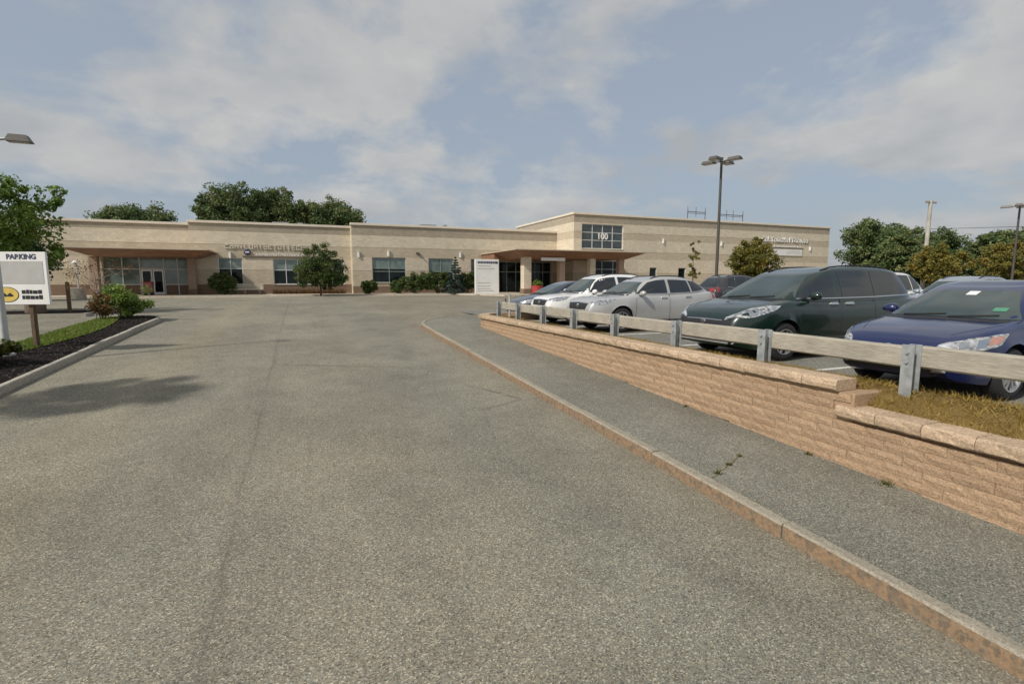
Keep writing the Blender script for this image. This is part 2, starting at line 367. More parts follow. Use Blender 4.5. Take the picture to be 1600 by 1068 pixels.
class MB:
    def __init__(s): s.v = []; s.f = []; s.mi = []; s.cur = 0
    def add(s, vs, fs):
        n = len(s.v); s.v += [tuple(x) for x in vs]; s.f += [tuple(i + n for i in f) for f in fs]; s.mi += [s.cur] * len(fs)
        return s
    def box(s, x0, x1, y0, y1, z0, z1, rz=0, c=None):
        vs = [(x, y, z) for z in (z0, z1) for y in (y0, y1) for x in (x0, x1)]
        if rz:
            cx, cy = c or ((x0 + x1) / 2, (y0 + y1) / 2); ca, sa = math.cos(rz), math.sin(rz)
            vs = [(cx + (x - cx) * ca - (y - cy) * sa, cy + (x - cx) * sa + (y - cy) * ca, z) for x, y, z in vs]
        return s.add(vs, [(0, 2, 3, 1), (4, 5, 7, 6), (0, 1, 5, 4), (2, 6, 7, 3), (0, 4, 6, 2), (1, 3, 7, 5)])
    def bbox(s, x0, x1, y0, y1, z0, z1, b=.01):
        """box with chamfered edges (24 verts)"""
        bm = bmesh.new(); bmesh.ops.create_cube(bm, size=1)
        for v in bm.verts: v.co = ((x0 + x1) / 2 + v.co.x * (x1 - x0), (y0 + y1) / 2 + v.co.y * (y1 - y0), (z0 + z1) / 2 + v.co.z * (z1 - z0))
        bmesh.ops.bevel(bm, geom=bm.edges[:], offset=b, segments=1, affect='EDGES')
        bm.verts.index_update()
        s.add([v.co[:] for v in bm.verts], [tuple(v.index for v in f.verts) for f in bm.faces]); bm.free()
        return s
    def prism(s, poly, y0, y1):
        """poly in (x,z) extruded over y"""
        n = len(poly)
        vs = [(x, y0, z) for x, z in poly] + [(x, y1, z) for x, z in poly]
        return s.add(vs, [tuple(range(n)), tuple(range(2 * n - 1, n - 1, -1))] + [(i, i + n, (i + 1) % n + n, (i + 1) % n) for i in range(n)])
    def frustum(s, a, za, b_, zb):
        """a,b_=(x0,x1,y0,y1) rectangles at za,zb"""
        vs = [(x, y, za) for y in a[2:] for x in a[:2]] + [(x, y, zb) for y in b_[2:] for x in b_[:2]]
        return s.add(vs, [(0, 2, 3, 1), (4, 5, 7, 6), (0, 1, 5, 4), (2, 6, 7, 3), (0, 4, 6, 2), (1, 3, 7, 5)])
    def tube(s, pts, rads, n=8, cap=True):
        pts = [Vector(p) for p in pts]; k = len(pts)
        if not hasattr(rads, '__len__'): rads = [rads] * k
        vs = []; fs = []
        prev = None
        for i, p in enumerate(pts):
            d = (pts[min(i + 1, k - 1)] - pts[max(i - 1, 0)]).normalized()
            ref = prev if prev is not None else (Vector((1, 0, 0)) if abs(d.x) < .9 else Vector((0, 1, 0)))
            a = (ref - d * ref.dot(d)).normalized(); prev = a; b = d.cross(a)
            for j in range(n):
                t = 2 * math.pi * j / n
                vs.append(p + (a * math.cos(t) + b * math.sin(t)) * rads[i])
        for i in range(k - 1):
            for j in range(n):
                fs.append((i * n + j, i * n + (j + 1) % n, (i + 1) * n + (j + 1) % n, (i + 1) * n + j))
        if cap: fs += [tuple(range(n - 1, -1, -1)), tuple(range((k - 1) * n, k * n))]
        return s.add(vs, fs)
    def lathe(s, prof, n=24, axis='z', c=(0, 0, 0)):
        """prof [(r,h)]"""
        vs = []; fs = []; k = len(prof)
        for r, h in prof:
            for j in range(n):
                t = 2 * math.pi * j / n; a, b = r * math.cos(t), r * math.sin(t)
                q = (a, b, h) if axis == 'z' else ((a, h, b) if axis == 'y' else (h, a, b))
                vs.append((q[0] + c[0], q[1] + c[1], q[2] + c[2]))
        for i in range(k - 1):
            for j in range(n): fs.append((i * n + j, i * n + (j + 1) % n, (i + 1) * n + (j + 1) % n, (i + 1) * n + j))
        return s.add(vs, fs)
    def mesh(s, name, mats, smooth=0):
        me = bpy.data.meshes.new(name); me.from_pydata(s.v, [], s.f)
        for m in (mats if isinstance(mats, (list, tuple)) else [mats]): me.materials.append(m)
        if isinstance(mats, (list, tuple)) and len(mats) > 1: me.polygons.foreach_set('material_index', s.mi)
        bm = bmesh.new(); bm.from_mesh(me); bmesh.ops.recalc_face_normals(bm, faces=bm.faces[:])
        if smooth:
            for f in bm.faces: f.smooth = True
            for e in bm.edges:
                e.smooth = not (len(e.link_faces) == 2 and e.calc_face_angle(0) > R(smooth))
        bm.to_mesh(me); bm.free(); me.update()
        return me
    def build(s, name, mats, parent=None, loc=(0, 0, 0), smooth=0, rot=(0, 0, 0)):
        return link(name, s.mesh(name, mats, smooth), parent, loc, rot)

def np_mesh(name, v, f, mat, tint=None, smooth=False):
    """v (n,3), f (m,k) uniform arity"""
    me = bpy.data.meshes.new(name); m, k = f.shape
    me.vertices.add(len(v)); me.vertices.foreach_set('co', v.astype(np.float32).ravel())
    me.loops.add(m * k); me.loops.foreach_set('vertex_index', f.astype(np.int32).ravel())
    me.polygons.add(m); me.polygons.foreach_set('loop_start', np.arange(0, m * k, k, dtype=np.int32))
    try: me.polygons.foreach_set('loop_total', np.full(m, k, dtype=np.int32))
    except Exception: pass
    me.materials.append(mat)
    if tint is not None:
        a = me.attributes.new('tint', 'FLOAT', 'FACE'); a.data.foreach_set('value', tint.astype(np.float32))
    me.update(calc_edges=True); me.validate()
    if smooth: me.polygons.foreach_set('use_smooth', np.ones(m, dtype=bool))
    return me

def grid_mesh(name, xs, ys, fz, mat, skip=None):
    X, Y = np.meshgrid(xs, ys); Z = fz(X, Y); nx, ny = len(xs), len(ys)
    v = np.stack([X.ravel(), Y.ravel(), Z.ravel()], 1)
    i = np.arange(nx * ny).reshape(ny, nx)
    f = np.stack([i[:-1, :-1].ravel(), i[:-1, 1:].ravel(), i[1:, 1:].ravel(), i[1:, :-1].ravel()], 1)
    return np_mesh(name, v, f, mat, smooth=True)

# ------------------------------------------------------------ terrain
SL = .0443
def road_z(y):
    y = np.asarray(y, float)
    a = SL * np.minimum(y, 18)
    t = np.clip(y - 18, 0, 18)
    z = a + SL * t - SL * t * t / 36
    return np.where(y < -60, SL * -60, z)
def rz_(y): return float(road_z(y))
LOT = 1.06
def gz(x, y): return LOT if (x > 7.2 and y < 22) else rz_(y)

xs = np.array([-900, -400, -200, -120, -80, -60] + list(range(-50, 100, 10)) + [120, 200, 400, 900], float)
ys = np.array([-900, -300, -100, -60] + list(np.arange(-50, 60, 2.)) + [70, 90, 120, 200, 400, 900], float)
gme = grid_mesh('ground', xs, ys, lambda X, Y: road_z(Y) - .06, M_ground)
tag(link('ground', gme), kind='structure')
xs = np.concatenate([np.arange(-45, -8, 3.), np.arange(-8, 8, 1.), np.arange(8, 96, 4.)]); ys = np.arange(-40, 54.1, 1.)
tag(link('road', grid_mesh('road', xs, ys, lambda X, Y: road_z(Y) + 0 * X, M_road)), kind='structure')
# raised parking lot on the right
def lotz(X, Y):
    t = np.clip((Y - 21) / 4, 0, 1); t = t * t * (3 - 2 * t)
    return LOT * (1 - t) + (road_z(Y) + .004) * t + 0 * X
tag(link('parking_lot', grid_mesh('parking_lot', np.array([7.25, 9, 12, 16, 20, 26, 34, 44, 60, 76]), np.arange(-26, 25.1, 1.), lotz, M_lot)), kind='structure')
# asphalt sidewalk between kerb and wall
WX0, WX1 = 4.125, 6.02
sw = MB()
def swz(y): return rz_(y) + .145
pts = []
for y in np.arange(-14, 17.01, 1.): pts.append(((WX0, y), (WX1, y)))
pts.append(((WX0, 18.0), (6.35, 17.4)))
for a in np.linspace(0, math.pi / 2, 9)[1:]:       # turns the corner to the right
    pts.append(((WX0 + 2.6 * (1 - math.cos(a)), 18 + 3.0 * math.sin(a)), (6.35 + 1.2 * a / 1.571, 17.4 + .5 * a / 1.571)))
pts.append(((9.5, 21.0), (9.5, 17.9)))
vs = []
for a, b in pts:
    vs += [(a[0], a[1], min(swz(a[1]), 1.075 + .0)), (b[0], b[1], min(swz(b[1]), 1.085))]
sw.add(vs, [(2 * i, 2 * i + 1, 2 * i + 3, 2 * i + 2) for i in range(len(pts) - 1)])
tag(sw.build('sidewalk', M_walk), kind='structure')

# ------------------------------------------------------------ kerbs
def kerb(name, path, mats, width=.115, h=.15, side=1, stone_len=1.9):
    """kerb stones along a path of (x,y); side=+1 puts the stone to the right of the path"""
    root = tag(empty(name), kind='structure')
    P = [Vector((x, y, 0)) for x, y in path]
    d = [0]
    for a, b in zip(P, P[1:]): d.append(d[-1] + (b - a).length)
    def at(s):
        for i in range(len(P) - 1):
            if s <= d[i + 1] or i == len(P) - 2:
                t = (s - d[i]) / max(1e-6, d[i + 1] - d[i]); return P[i].lerp(P[i + 1], t), (P[i + 1] - P[i]).normalized()
    s = 0; rnd = random.Random(5)
    while s < d[-1] - .1:
        e = min(s + stone_len, d[-1]); n = 4
        m = MB(); vs = []; jog = rnd.uniform(-.006, .006); hh = h + rnd.uniform(-.008, .008)
        for i in range(n + 1):
            q, t = at(s + .006 + (e - s - .012) * i / n); nr = Vector((t.y, -t.x, 0)) * side
            z = rz_(q.y)
            for off, zz in ((jog, -.12), (jog, hh - .018), (jog + .018, hh), (width, hh), (width, -.12)):
                p = q + nr * off; vs.append((p.x, p.y, z + zz))
        fs = []
        m.v = vs
        for i in range(n):
            for j in range(4):
                m.f.append((i * 5 + j, (i + 1) * 5 + j, (i + 1) * 5 + j + 1, i * 5 + j + 1)); m.mi.append(1 if j == 0 else 0)
        m.f += [(0, 1, 2, 3, 4), tuple(n * 5 + j for j in (4, 3, 2, 1, 0))]; m.mi += [0, 0]
        m.build('curb_stone', mats, root)
        s = e
    return root
arc = [(4.01 + 2.75 * (1 - math.cos(a)), 18.0 + 3.15 * math.sin(a)) for a in np.linspace(0, math.pi / 2, 10)]
kerb('curb', [(4.01, y) for y in np.arange(-12, 18, 1.)] + arc + [(9.6, 21.15)], [M_curbtop, M_curbface])
arcL = [(-6.05 + 1.1 * math.cos(a), 22.9 + 1.5 * math.sin(a)) for a in np.linspace(0, math.pi * .92, 12)]
lpath = [(-4.95, y) for y in np.arange(-6, 22.9, 1.)] + arcL + [(-7.0, y) for y in np.arange(22.5, -6, -1.5)]
kerb('curb', lpath, [M_curbL, M_curbL], side=-1, stone_len=1.7)
# planted island on the left: dark mulch, a strip of lawn
isl = MB(); P2 = [(-5.02, -6)] + [(-5.02, y) for y in np.arange(-4, 22.9, 2.)] + [(-6.05 + 1.03 * math.cos(a), 22.9 + 1.43 * math.sin(a)) for a in np.linspace(0, math.pi * .92, 12)]
left = [(-6.95, y) for y in np.arange(22.4, -6.1, -2.)]
mid = MB(); vs = []; fs = []
ysI = np.arange(-6, 24.4, .8)
for y in ysI:
    hw = 1.0 if y < 22.9 else 1.0 * math.sqrt(max(0, 1 - ((y - 22.9) / 1.5) ** 2))
    cx = -6.0
    for f_ in (-1, -.6, 0, .6, 1): vs.append((cx + hw * f_, y, rz_(y) + .125 + .07 * (1 - f_ * f_)))
for i in range(len(ysI) - 1):
    for j in range(4): fs.append((i * 5 + j, i * 5 + j + 1, (i + 1) * 5 + j + 1, (i + 1) * 5 + j))
tag(mid.add(vs, fs).build('planting_bed', M_mulch, smooth=80), kind='structure')
def islz(x, y): return rz_(y) + .125 + .07 * (1 - min(1, abs(x + 6)) ** 2)
lawn = MB(); vs = []; fs = []
yl = np.arange(14.5, 23.3, .5)
for i, y in enumerate(yl):
    f = (y - 14.5) / 8.7; x1 = -6.25 + .55 * math.sin(f * 3.1)
    for x in (-6.93, (x1 - 6.93) / 2, x1): vs.append((x, y, islz(x, y) + .012))
for i in range(len(yl) - 1):
    for j in range(2): fs.append((i * 3 + j, i * 3 + j + 1, (i + 1) * 3 + j + 1, (i + 1) * 3 + j))
tag(lawn.add(vs, fs).build('lawn', M_lawn, smooth=80), kind='structure')
# second bed across the left lot
b2 = MB(); 
def bed(m, x0, x1, y0, y1, h=.10):
    m.bbox(x0, x1, y0, y1, rz_((y0 + y1) / 2) - .1, rz_((y0 + y1) / 2) + h, .03)
bed(b2, -22, -8.3, 26.2, 29.4); tag(b2.build('planting_bed', M_mulch), kind='structure')
kb = MB()
for a in ((-22.15, -8.15, 26.05, 26.2), (-22.15, -8.15, 29.4, 29.55), (-8.3, -8.15, 26.2, 29.4)):
    kb.box(*a, rz_(a[2]) - .1, rz_(a[2]) + .14)
tag(kb.build('curb', M_curbL), kind='structure')
# concrete walk before the building
fw = MB()
fw.add([(-40, 50.2, 1.1), (14.5, 50.2, 1.1), (17, 43.0, 1.1), (36, 43.0, 1.1), (38, 47, 1.1), (80, 47, 1.1), (80, 56.5, 1.1), (-40, 56.5, 1.1),
        (-40, 50.2, 1.335), (14.5, 50.2, 1.335), (17, 43.0, 1.335), (36, 43.0, 1.335), (38, 47, 1.335), (80, 47, 1.335), (80, 56.5, 1.335), (-40, 56.5, 1.335)],
       [(0, 7, 6, 5, 4, 3, 2, 1), (8, 9, 10, 11, 12, 13, 14, 15)] + [(i, (i + 1) % 8, (i + 1) % 8 + 8, i + 8) for i in range(8)])
tag(fw.build('front_walk', M_conc), kind='structure')
FZ = 1.335
pk = MB()
for x0, x1, y0, y1 in ((-40, 14, 49.0, 50.18), ):
    pk.box(x0, x1, y0, y1, 1.17, 1.215)
tag(pk.build('gutter', M_conc), kind='structure')
# stall lines
ln = MB()
for y in (-1.4, 2.75, 5.75, 9.2, 11.75, 14.45, 17.1, 19.6):
    ln.box(7.6, 12.6, y - .05, y + .05, LOT, LOT + .004)
for y in np.arange(.4, 21, 2.85):
    ln.box(19.0, 24.0, y - .05, y + .05, LOT, LOT + .004)
tag(ln.build('stall_lines', M_line), kind='structure')

# ------------------------------------------------------------ retaining wall of split-face blocks
wall = tag(empty('retaining_wall', (5.9, 0, 0)), 'tan split-face block retaining wall with stepped cap beside the sidewalk', 'wall')
SPLIT = 3.95
def wpath(s):
    """s metres from y=-4 along the wall face -> x, y, angle"""
    if s < 21: return 5.9, -4 + s, 0.0
    a = (s - 21) / 1.2
    if a < 1.65: return 7.1 - 1.2 * math.cos(a), 17 + 1.2 * math.sin(a), -a
    return 7.1 - 1.2 * math.cos(1.65) + (s - 21 - 1.98) * math.sin(1.65), 17 + 1.2 * math.sin(1.65) + (s - 21 - 1.98) * math.cos(1.65), -1.65
def rough_block(L, H, D, amp, seed, bev=.014):
    r = random.Random(seed); m = MB(); vs = []; ny, nz = 5, 2
    for k in range(nz + 1):
        for j in range(ny + 1):
            edge = j in (0, ny) or k in (0, nz)
            vs.append((bev + abs(r.gauss(0, amp * .3)) if edge else r.uniform(-amp, amp * .4), j * L / ny - L / 2, k * H / nz))
    fs = [(k * (ny + 1) + j, (k + 1) * (ny + 1) + j, (k + 1) * (ny + 1) + j + 1, k * (ny + 1) + j + 1) for k in range(nz) for j in range(ny)]
    b = len(vs); vs += [(D, -L / 2, 0), (D, L / 2, 0), (D, -L / 2, H), (D, L / 2, H)]
    t = lambda j, k: k * (ny + 1) + j
    fs += [tuple([t(j, 0) for j in range(ny + 1)] + [b + 1, b]), tuple([t(j, nz) for j in range(ny, -1, -1)] + [b + 2, b + 3]),
           tuple([t(0, k) for k in range(nz, -1, -1)] + [b, b + 2]), tuple([t(ny, k) for k in range(nz + 1)] + [b + 3, b + 1]), (b, b + 1, b + 3, b + 2)]
    return m.add(vs, fs).mesh('block', M_block)
BH, BL = .112, .40
blocks = [rough_block(BL - .003, BH - .003, .24, .006, i, .006) for i in range(8)]
caps = []
for i in range(6):
    r = random.Random(40 + i); L, D, H = .46 - .006, .34, .135
    m = MB(); vs = []; ny = 4
    prof = [(.012, 0), (-.012, .02), (-.018, H * .5), (-.010, H - .02), (.016, H), (D, H), (D, 0)]
    for j in range(ny + 1):
        for q, (x, z) in enumerate(prof): vs.append((x + (r.uniform(-.010, .008) if q < 5 else 0), j * L / ny - L / 2, z + (r.uniform(-.004, .004) if 0 < q < 6 else 0)))
    n = len(prof)
    fs = [(j * n + q, (j + 1) * n + q, (j + 1) * n + (q + 1) % n, j * n + (q + 1) % n) for j in range(ny) for q in range(n)]
    fs += [tuple(range(n)), tuple(range(ny * n + n - 1, ny * n - 1, -1))]
    caps.append(m.add(vs, fs).mesh('cap_stone', M_cap))
rnd = random.Random(3)
TOT = 24.9; TOPA, TOPB = 1.20, .90
FARB = MB()
for k in range(13):
    z1 = TOPA - k * BH; z0 = z1 - BH
    s = .12 + (BL / 2 if k % 2 else 0)
    while s < TOT - .2:
        x, y, a = wpath(s)
        gzz = swz(min(y, 18.5))
        lim = TOPB if y < SPLIT - .02 else TOPA
        if z1 > gzz + .01 and z1 <= lim + .10 and (k > 0 or y > SPLIT + .1):
            if not (y < SPLIT and z1 > TOPB + .02):
                bx_ = blocks[rnd.randrange(8)]; px = x - 5.9 + rnd.uniform(-.005, .005)
                if y < 9.2: link('block', bx_, wall, (px, y, z0), (0, 0, a))
                else:
                    ca, sa = math.cos(a), math.sin(a)
                    FARB.add([(px + v.co.x * ca - v.co.y * sa, y + v.co.x * sa + v.co.y * ca, z0 + v.co.z) for v in bx_.vertices], [tuple(p.vertices) for p in bx_.polygons])
        s += BL
tag(FARB.build('far_blocks', M_block, wall), kind='stuff')
# low section: top course finishes just below its own cap
m = MB().box(.05, .3, -4, SPLIT - .05, -.2, TOPB - .02); m.build('backing', M_block, wall)
m = MB().box(.06, .3, SPLIT, 17, .1, TOPA - .02); m.build('backing', M_block, wall)
m = MB().bbox(.02, .62, SPLIT - .06, SPLIT + .2, TOPB - .3, TOPA + .0, .015); m.build('step_block', M_block, wall)
for (s0, s1, zt) in ((.23, SPLIT + 4 + .12, TOPB), (SPLIT + 4 + .10, TOT, TOPA)):
    s = s0
    while s < s1 - .25:
        x, y, a = wpath(s + .23)
        ox = -.055; 
        link('cap_stone', caps[rnd.randrange(6)], wall, (x - 5.9 + ox * math.cos(a), y + ox * math.sin(a), zt + .004 + rnd.uniform(0, .004)), (0, 0, a + rnd.uniform(-.006, .006)))
        s += .46 if s < 21 else .40
# block end that closes the step
link('block', blocks[2], wall, (.0, SPLIT + .22, TOPA - BH), (0, 0, 0))

# ------------------------------------------------------------ dry verge behind the wall
def vz(x, y):
    st = np.clip((y - (SPLIT - .02)) / .2, 0, 1)
    zc = 1.0 + st * .28
    t = np.clip((x - 6.1) / .4, 0, 1); u = np.clip((x - 6.5) / .8, 0, 1)
    z = zc * (1 - t) + 1.265 * t
    z = z * (1 - u) + 1.07 * u
    e = np.clip((y - 16.8) / 2.0, 0, 1)
    return z * (1 - e) + 1.13 * e
vs = []; fs = []; ysv = np.sort(np.concatenate([np.arange(-8, 18.25, .3), [SPLIT - .02, SPLIT + .05, SPLIT + .18]]))
for y in ysv:
    x0 = 6.12 if y < 17 else 7.1 - math.sqrt(max(.0, 1 - ((y - 17) / 1.2) ** 2)) * .98
    for x in np.linspace(x0, 7.45, 7): vs.append((x, y, float(vz(x, y))))
for i in range(len(ysv) - 1):
    for j in range(6): fs.append((i * 7 + j, i * 7 + j + 1, (i + 1) * 7 + j + 1, (i + 1) * 7 + j))
tag(MB().add(vs, fs).build('verge', M_soil, smooth=80), kind='structure')

def blades(name, n, sampler, h0, h1, wd, mat, seed, lean=.5):
    r = np.random.default_rng(seed); P = sampler(r, n); n = len(P)
    a = r.uniform(0, 2 * np.pi, n); h = r.uniform(h0, h1, n); ln_ = r.normal(0, lean, (n, 2)) * h[:, None]
    dx = np.stack([np.cos(a), np.sin(a), 0 * a], 1) * (wd * r.uniform(.6, 1.3, n))[:, None]
    tip = P + np.concatenate([ln_, h[:, None]], 1)
    v = np.stack([P - dx, P + dx, tip], 1).reshape(-1, 3)
    return tag(link(name, np_mesh(name, v, np.arange(3 * n).reshape(n, 3), mat, r.beta(2, 2, n))), kind='stuff')
def samp_verge(r, n):
    x = 6.14 + 1.15 * r.random(n) ** 1.3; y = -2 + 20 * r.random(n) ** 1.2
    y2 = y; patch = np.sin(x * 7 + y * 2.3) + np.sin(y * 5.1 - x * 3) + r.normal(0, .9, n)
    k = (patch > -1.1) & ((y < 17) | ((x - 7.1) ** 2 / .95 + (y - 17) ** 2 / 1.3 < 1))
    x, y = x[k], y[k]
    return np.stack([x, y, vz(x, y) - .005], 1)
o = blades('verge_grass', 34000, samp_verge, .02, .10, .005, L_dry, 1, .8); tag(o, 'dry yellowing grass along the foot of the timber guard rail', 'grass')
def samp_lawn(r, n):
    y = r.uniform(14.6, 23.0, n); f = (y - 14.5) / 8.7; x1 = -6.25 + .55 * np.sin(f * 3.1)
    x = -6.92 + (x1 + 6.92) * r.random(n)
    return np.stack([x, y, road_z(y) + .135 + .07 * (1 - np.minimum(1, np.abs(x + 6)) ** 2)], 1)
o = blades('lawn_grass', 14000, samp_lawn, .03, .08, .009, L_grass, 2); tag(o, 'bright green mown grass strip on the left island', 'grass')
# weeds along the wall foot and in a crack of the sidewalk
def weed(name, x, y, h, n, seed, label, mat=None):
    r = np.random.default_rng(seed)
    def sm(rr, k): return np.stack([rr.normal(0, h * .35, k), rr.normal(0, h * .35, k), np.zeros(k)], 1)
    a = r.uniform(0, 2 * np.pi, n); P = sm(r, n); hh = h * r.uniform(.4, 1, n)
    dx = np.stack([np.cos(a), np.sin(a), 0 * a], 1) * .006
    tip = P + np.stack([r.normal(0, .5, n) * hh, r.normal(0, .5, n) * hh, hh], 1)
    v = np.stack([P - dx, P + dx, tip], 1).reshape(-1, 3)
    o = link(name, np_mesh(name, v, np.arange(3 * n).reshape(n, 3), mat or L_dry, r.random(n)), None, (x, y, min(swz(y), 1.08)))
    return tag(o, label, 'weed', 'weeds in the sidewalk joints')
for i, (x, y, h, lab) in enumerate((
        (5.83, 3.42, .10, 'tallest tuft of dry weed at the wall foot nearest the camera'),
        (5.83, 4.35, .07, 'small weed tuft at the wall foot below the cap step'),
        (5.84, 6.6, .06, 'tiny weed tuft at the wall foot past the cap step'),
        (4.30, 4.30, .08, 'small weed growing beside the kerb at the sidewalk joint'),
        (4.62, 4.45, .06, 'low weed midway along the cross joint of the sidewalk'),
        (4.95, 4.60, .05, 'faint weed at the far end of the sidewalk cross joint'))):
    weed('weed', x, y, h * .8, 36, 20 + i, lab, L_bush)
j = MB(); rj = random.Random(2); vs = []
for i in range(10):
    x = 4.15 + i * .095; y = 4.22 + i * .045 + rj.uniform(-.015, .015); w_ = rj.uniform(.003, .008)
    vs += [(x, y - w_, swz(y) + .004), (x, y + w_, swz(y) + .004)]
j.add(vs, [(2 * i, 2 * i + 2, 2 * i + 3, 2 * i + 1) for i in range(9)])
tag(j.build('sidewalk_joint', M_soil), kind='structure')

# ------------------------------------------------------------ guard rail
rail = tag(empty('guard_rail', (6.5, 0, 0)), 'weathered timber guard rail on grey steel posts above the block wall', 'guard rail')
PY = [-.4, 1.6, 3.64, 5.66, 7.64, 9.68, 11.55, 13.35, 15.2, 16.9]
rr = random.Random(8)
for i, y in enumerate(PY):
    z0 = float(vz(6.45, y)) - .12; zt = 1.785 + .004 * max(0, y - 8)
    m = MB()   # I-section steel post
    m.bbox(-.10, -.09, y - .066, y + .066, z0, zt, .002).bbox(.032, .042, y - .066, y + .066, z0, zt, .002).box(-.089, .031, y - .006, y + .006, z0, zt)
    p = m.build('post', M_galv, rail)
    for dz in (.09, .2):
        MB().lathe([(0, -.125), (.016, -.125), (.018, -.115), (.018, -.1)], 8, 'x', (0, y, zt - dz)).build('bolt', M_steel, p)
for i in range(len(PY) - 1):
    y0, y1 = PY[i] + .005, PY[i + 1] - .005; z = 1.495 + .004 * max(0, (y0 + y1) / 2 - 8) + rr.uniform(-.012, .012)
    if i == 0: y0 -= .3
    m = MB(); m.bbox(.045, .18, y0, y1, z + .01, z + .26, .02); m.build('beam', M_wood, rail)
# leaning black marker stake and thin pale stake at the far end of the rail
st = tag(empty('marker_stake', (7.55, 18.5, rz_(18.5) + .12)), 'thin black banded stake leaning at the end of the guard rail', 'stake')
MB().tube([(0, 0, -.05), (-.12, -.1, .35), (-.28, -.2, .92)], .022, 6).build('rod', M_black, st)
for k in range(3):
    f = .35 + k * .22; MB().tube([(-.28 * f, -.2 * f, .92 * f), (-.28 * (f + .06), -.2 * (f + .06), .92 * (f + .06))], .026, 6).build('band', M_white, st)
st = tag(empty('marker_post', (7.15, 17.6, 1.05)), 'slim pale post standing beside the leaning black stake', 'post')
MB().tube([(0, 0, -.05), (0, 0, .95)], .03, 8).build('rod', M_palepole, st); MB().tube([(0, 0, .95), (0, 0, .99)], .036, 8).build('cap', M_galv, st)

# ------------------------------------------------------------ cars
def hermite(pts, x):
    xs = [p[0] for p in pts]; zs = [p[1] for p in pts]; n = len(xs)
    if x <= xs[0]: return zs[0]
    if x >= xs[-1]: return zs[-1]
    i = max(k for k in range(n - 1) if xs[k] <= x)
    def sl(k):
        if k == 0 or k == n - 1: return 0 if n < 2 else ((zs[1] - zs[0]) / (xs[1] - xs[0]) if k == 0 else (zs[-1] - zs[-2]) / (xs[-1] - xs[-2]))
        a = (zs[k] - zs[k - 1]) / (xs[k] - xs[k - 1]); b = (zs[k + 1] - zs[k]) / (xs[k + 1] - xs[k])
        return 0 if a * b <= 0 else 2 * a * b / (a + b)
    h = xs[i + 1] - xs[i]; t = (x - xs[i]) / h
    return (2 * t**3 - 3 * t * t + 1) * zs[i] + (t**3 - 2 * t * t + t) * h * sl(i) + (-2 * t**3 + 3 * t * t) * zs[i + 1] + (t**3 - t * t) * h * sl(i + 1)

def make_wheel_meshes(r, wd=.2):
    ty = MB().lathe([(r * .66, -wd / 2), (r * .72, -wd / 2 - .008), (r * .90, -wd / 2 - .004), (r * .975, -wd / 2 + .02), (r, -wd / 2 + .05), (r, wd / 2 - .05), (r * .975, wd / 2 - .02), (r * .9, wd / 2 + .004), (r * .72, wd / 2 + .008), (r * .66, wd / 2)], 30, 'y').mesh('tyre', M_tyre, 50)
    hub = MB().lathe([(0, -wd * .18), (r * .5, -wd * .18), (r * .66, -wd * .2), (r * .66, wd * .45), (0, wd * .45)], 24, 'y').mesh('wheel', M_rimdark, 40)
    rm = MB().lathe([(r * .665, -wd / 2 + .0), (r * .655, -wd / 2 - .012), (r * .61, -wd / 2 - .008), (r * .60, -wd * .2)], 30, 'y')
    rm.lathe([(0, -wd / 2 - .006), (r * .11, -wd / 2 - .006), (r * .14, -wd / 2 + .008), (r * .14, -wd * .25)], 16, 'y')
    for k in range(5):
        a = 2 * math.pi * k / 5 + .3
        for da in (-.14, .14):
            b = a + da; c, s = math.cos(b), math.sin(b); tx, tz = -s * .018, c * .018
            y0, y1 = -wd / 2 + .004, -wd / 2 + .03
            r0, r1 = r * .10, r * .62; a2 = a + da * 1.9; c2, s2 = math.cos(a2), math.sin(a2)
            vs = [(r0 * c - tx, y0, r0 * s - tz), (r0 * c + tx, y0, r0 * s + tz), (r1 * c2 + tx, y0 + .002, r1 * s2 + tz), (r1 * c2 - tx, y0 + .002, r1 * s2 - tz)]
            vs += [(x, y1, z) for x, y, z in vs]
            rm.add(vs, [(0, 1, 2, 3), (7, 6, 5, 4), (0, 4, 5, 1), (1, 5, 6, 2), (2, 6, 7, 3), (3, 7, 4, 0)])
    return ty, hub, rm.mesh('rim', M_rim, 35)

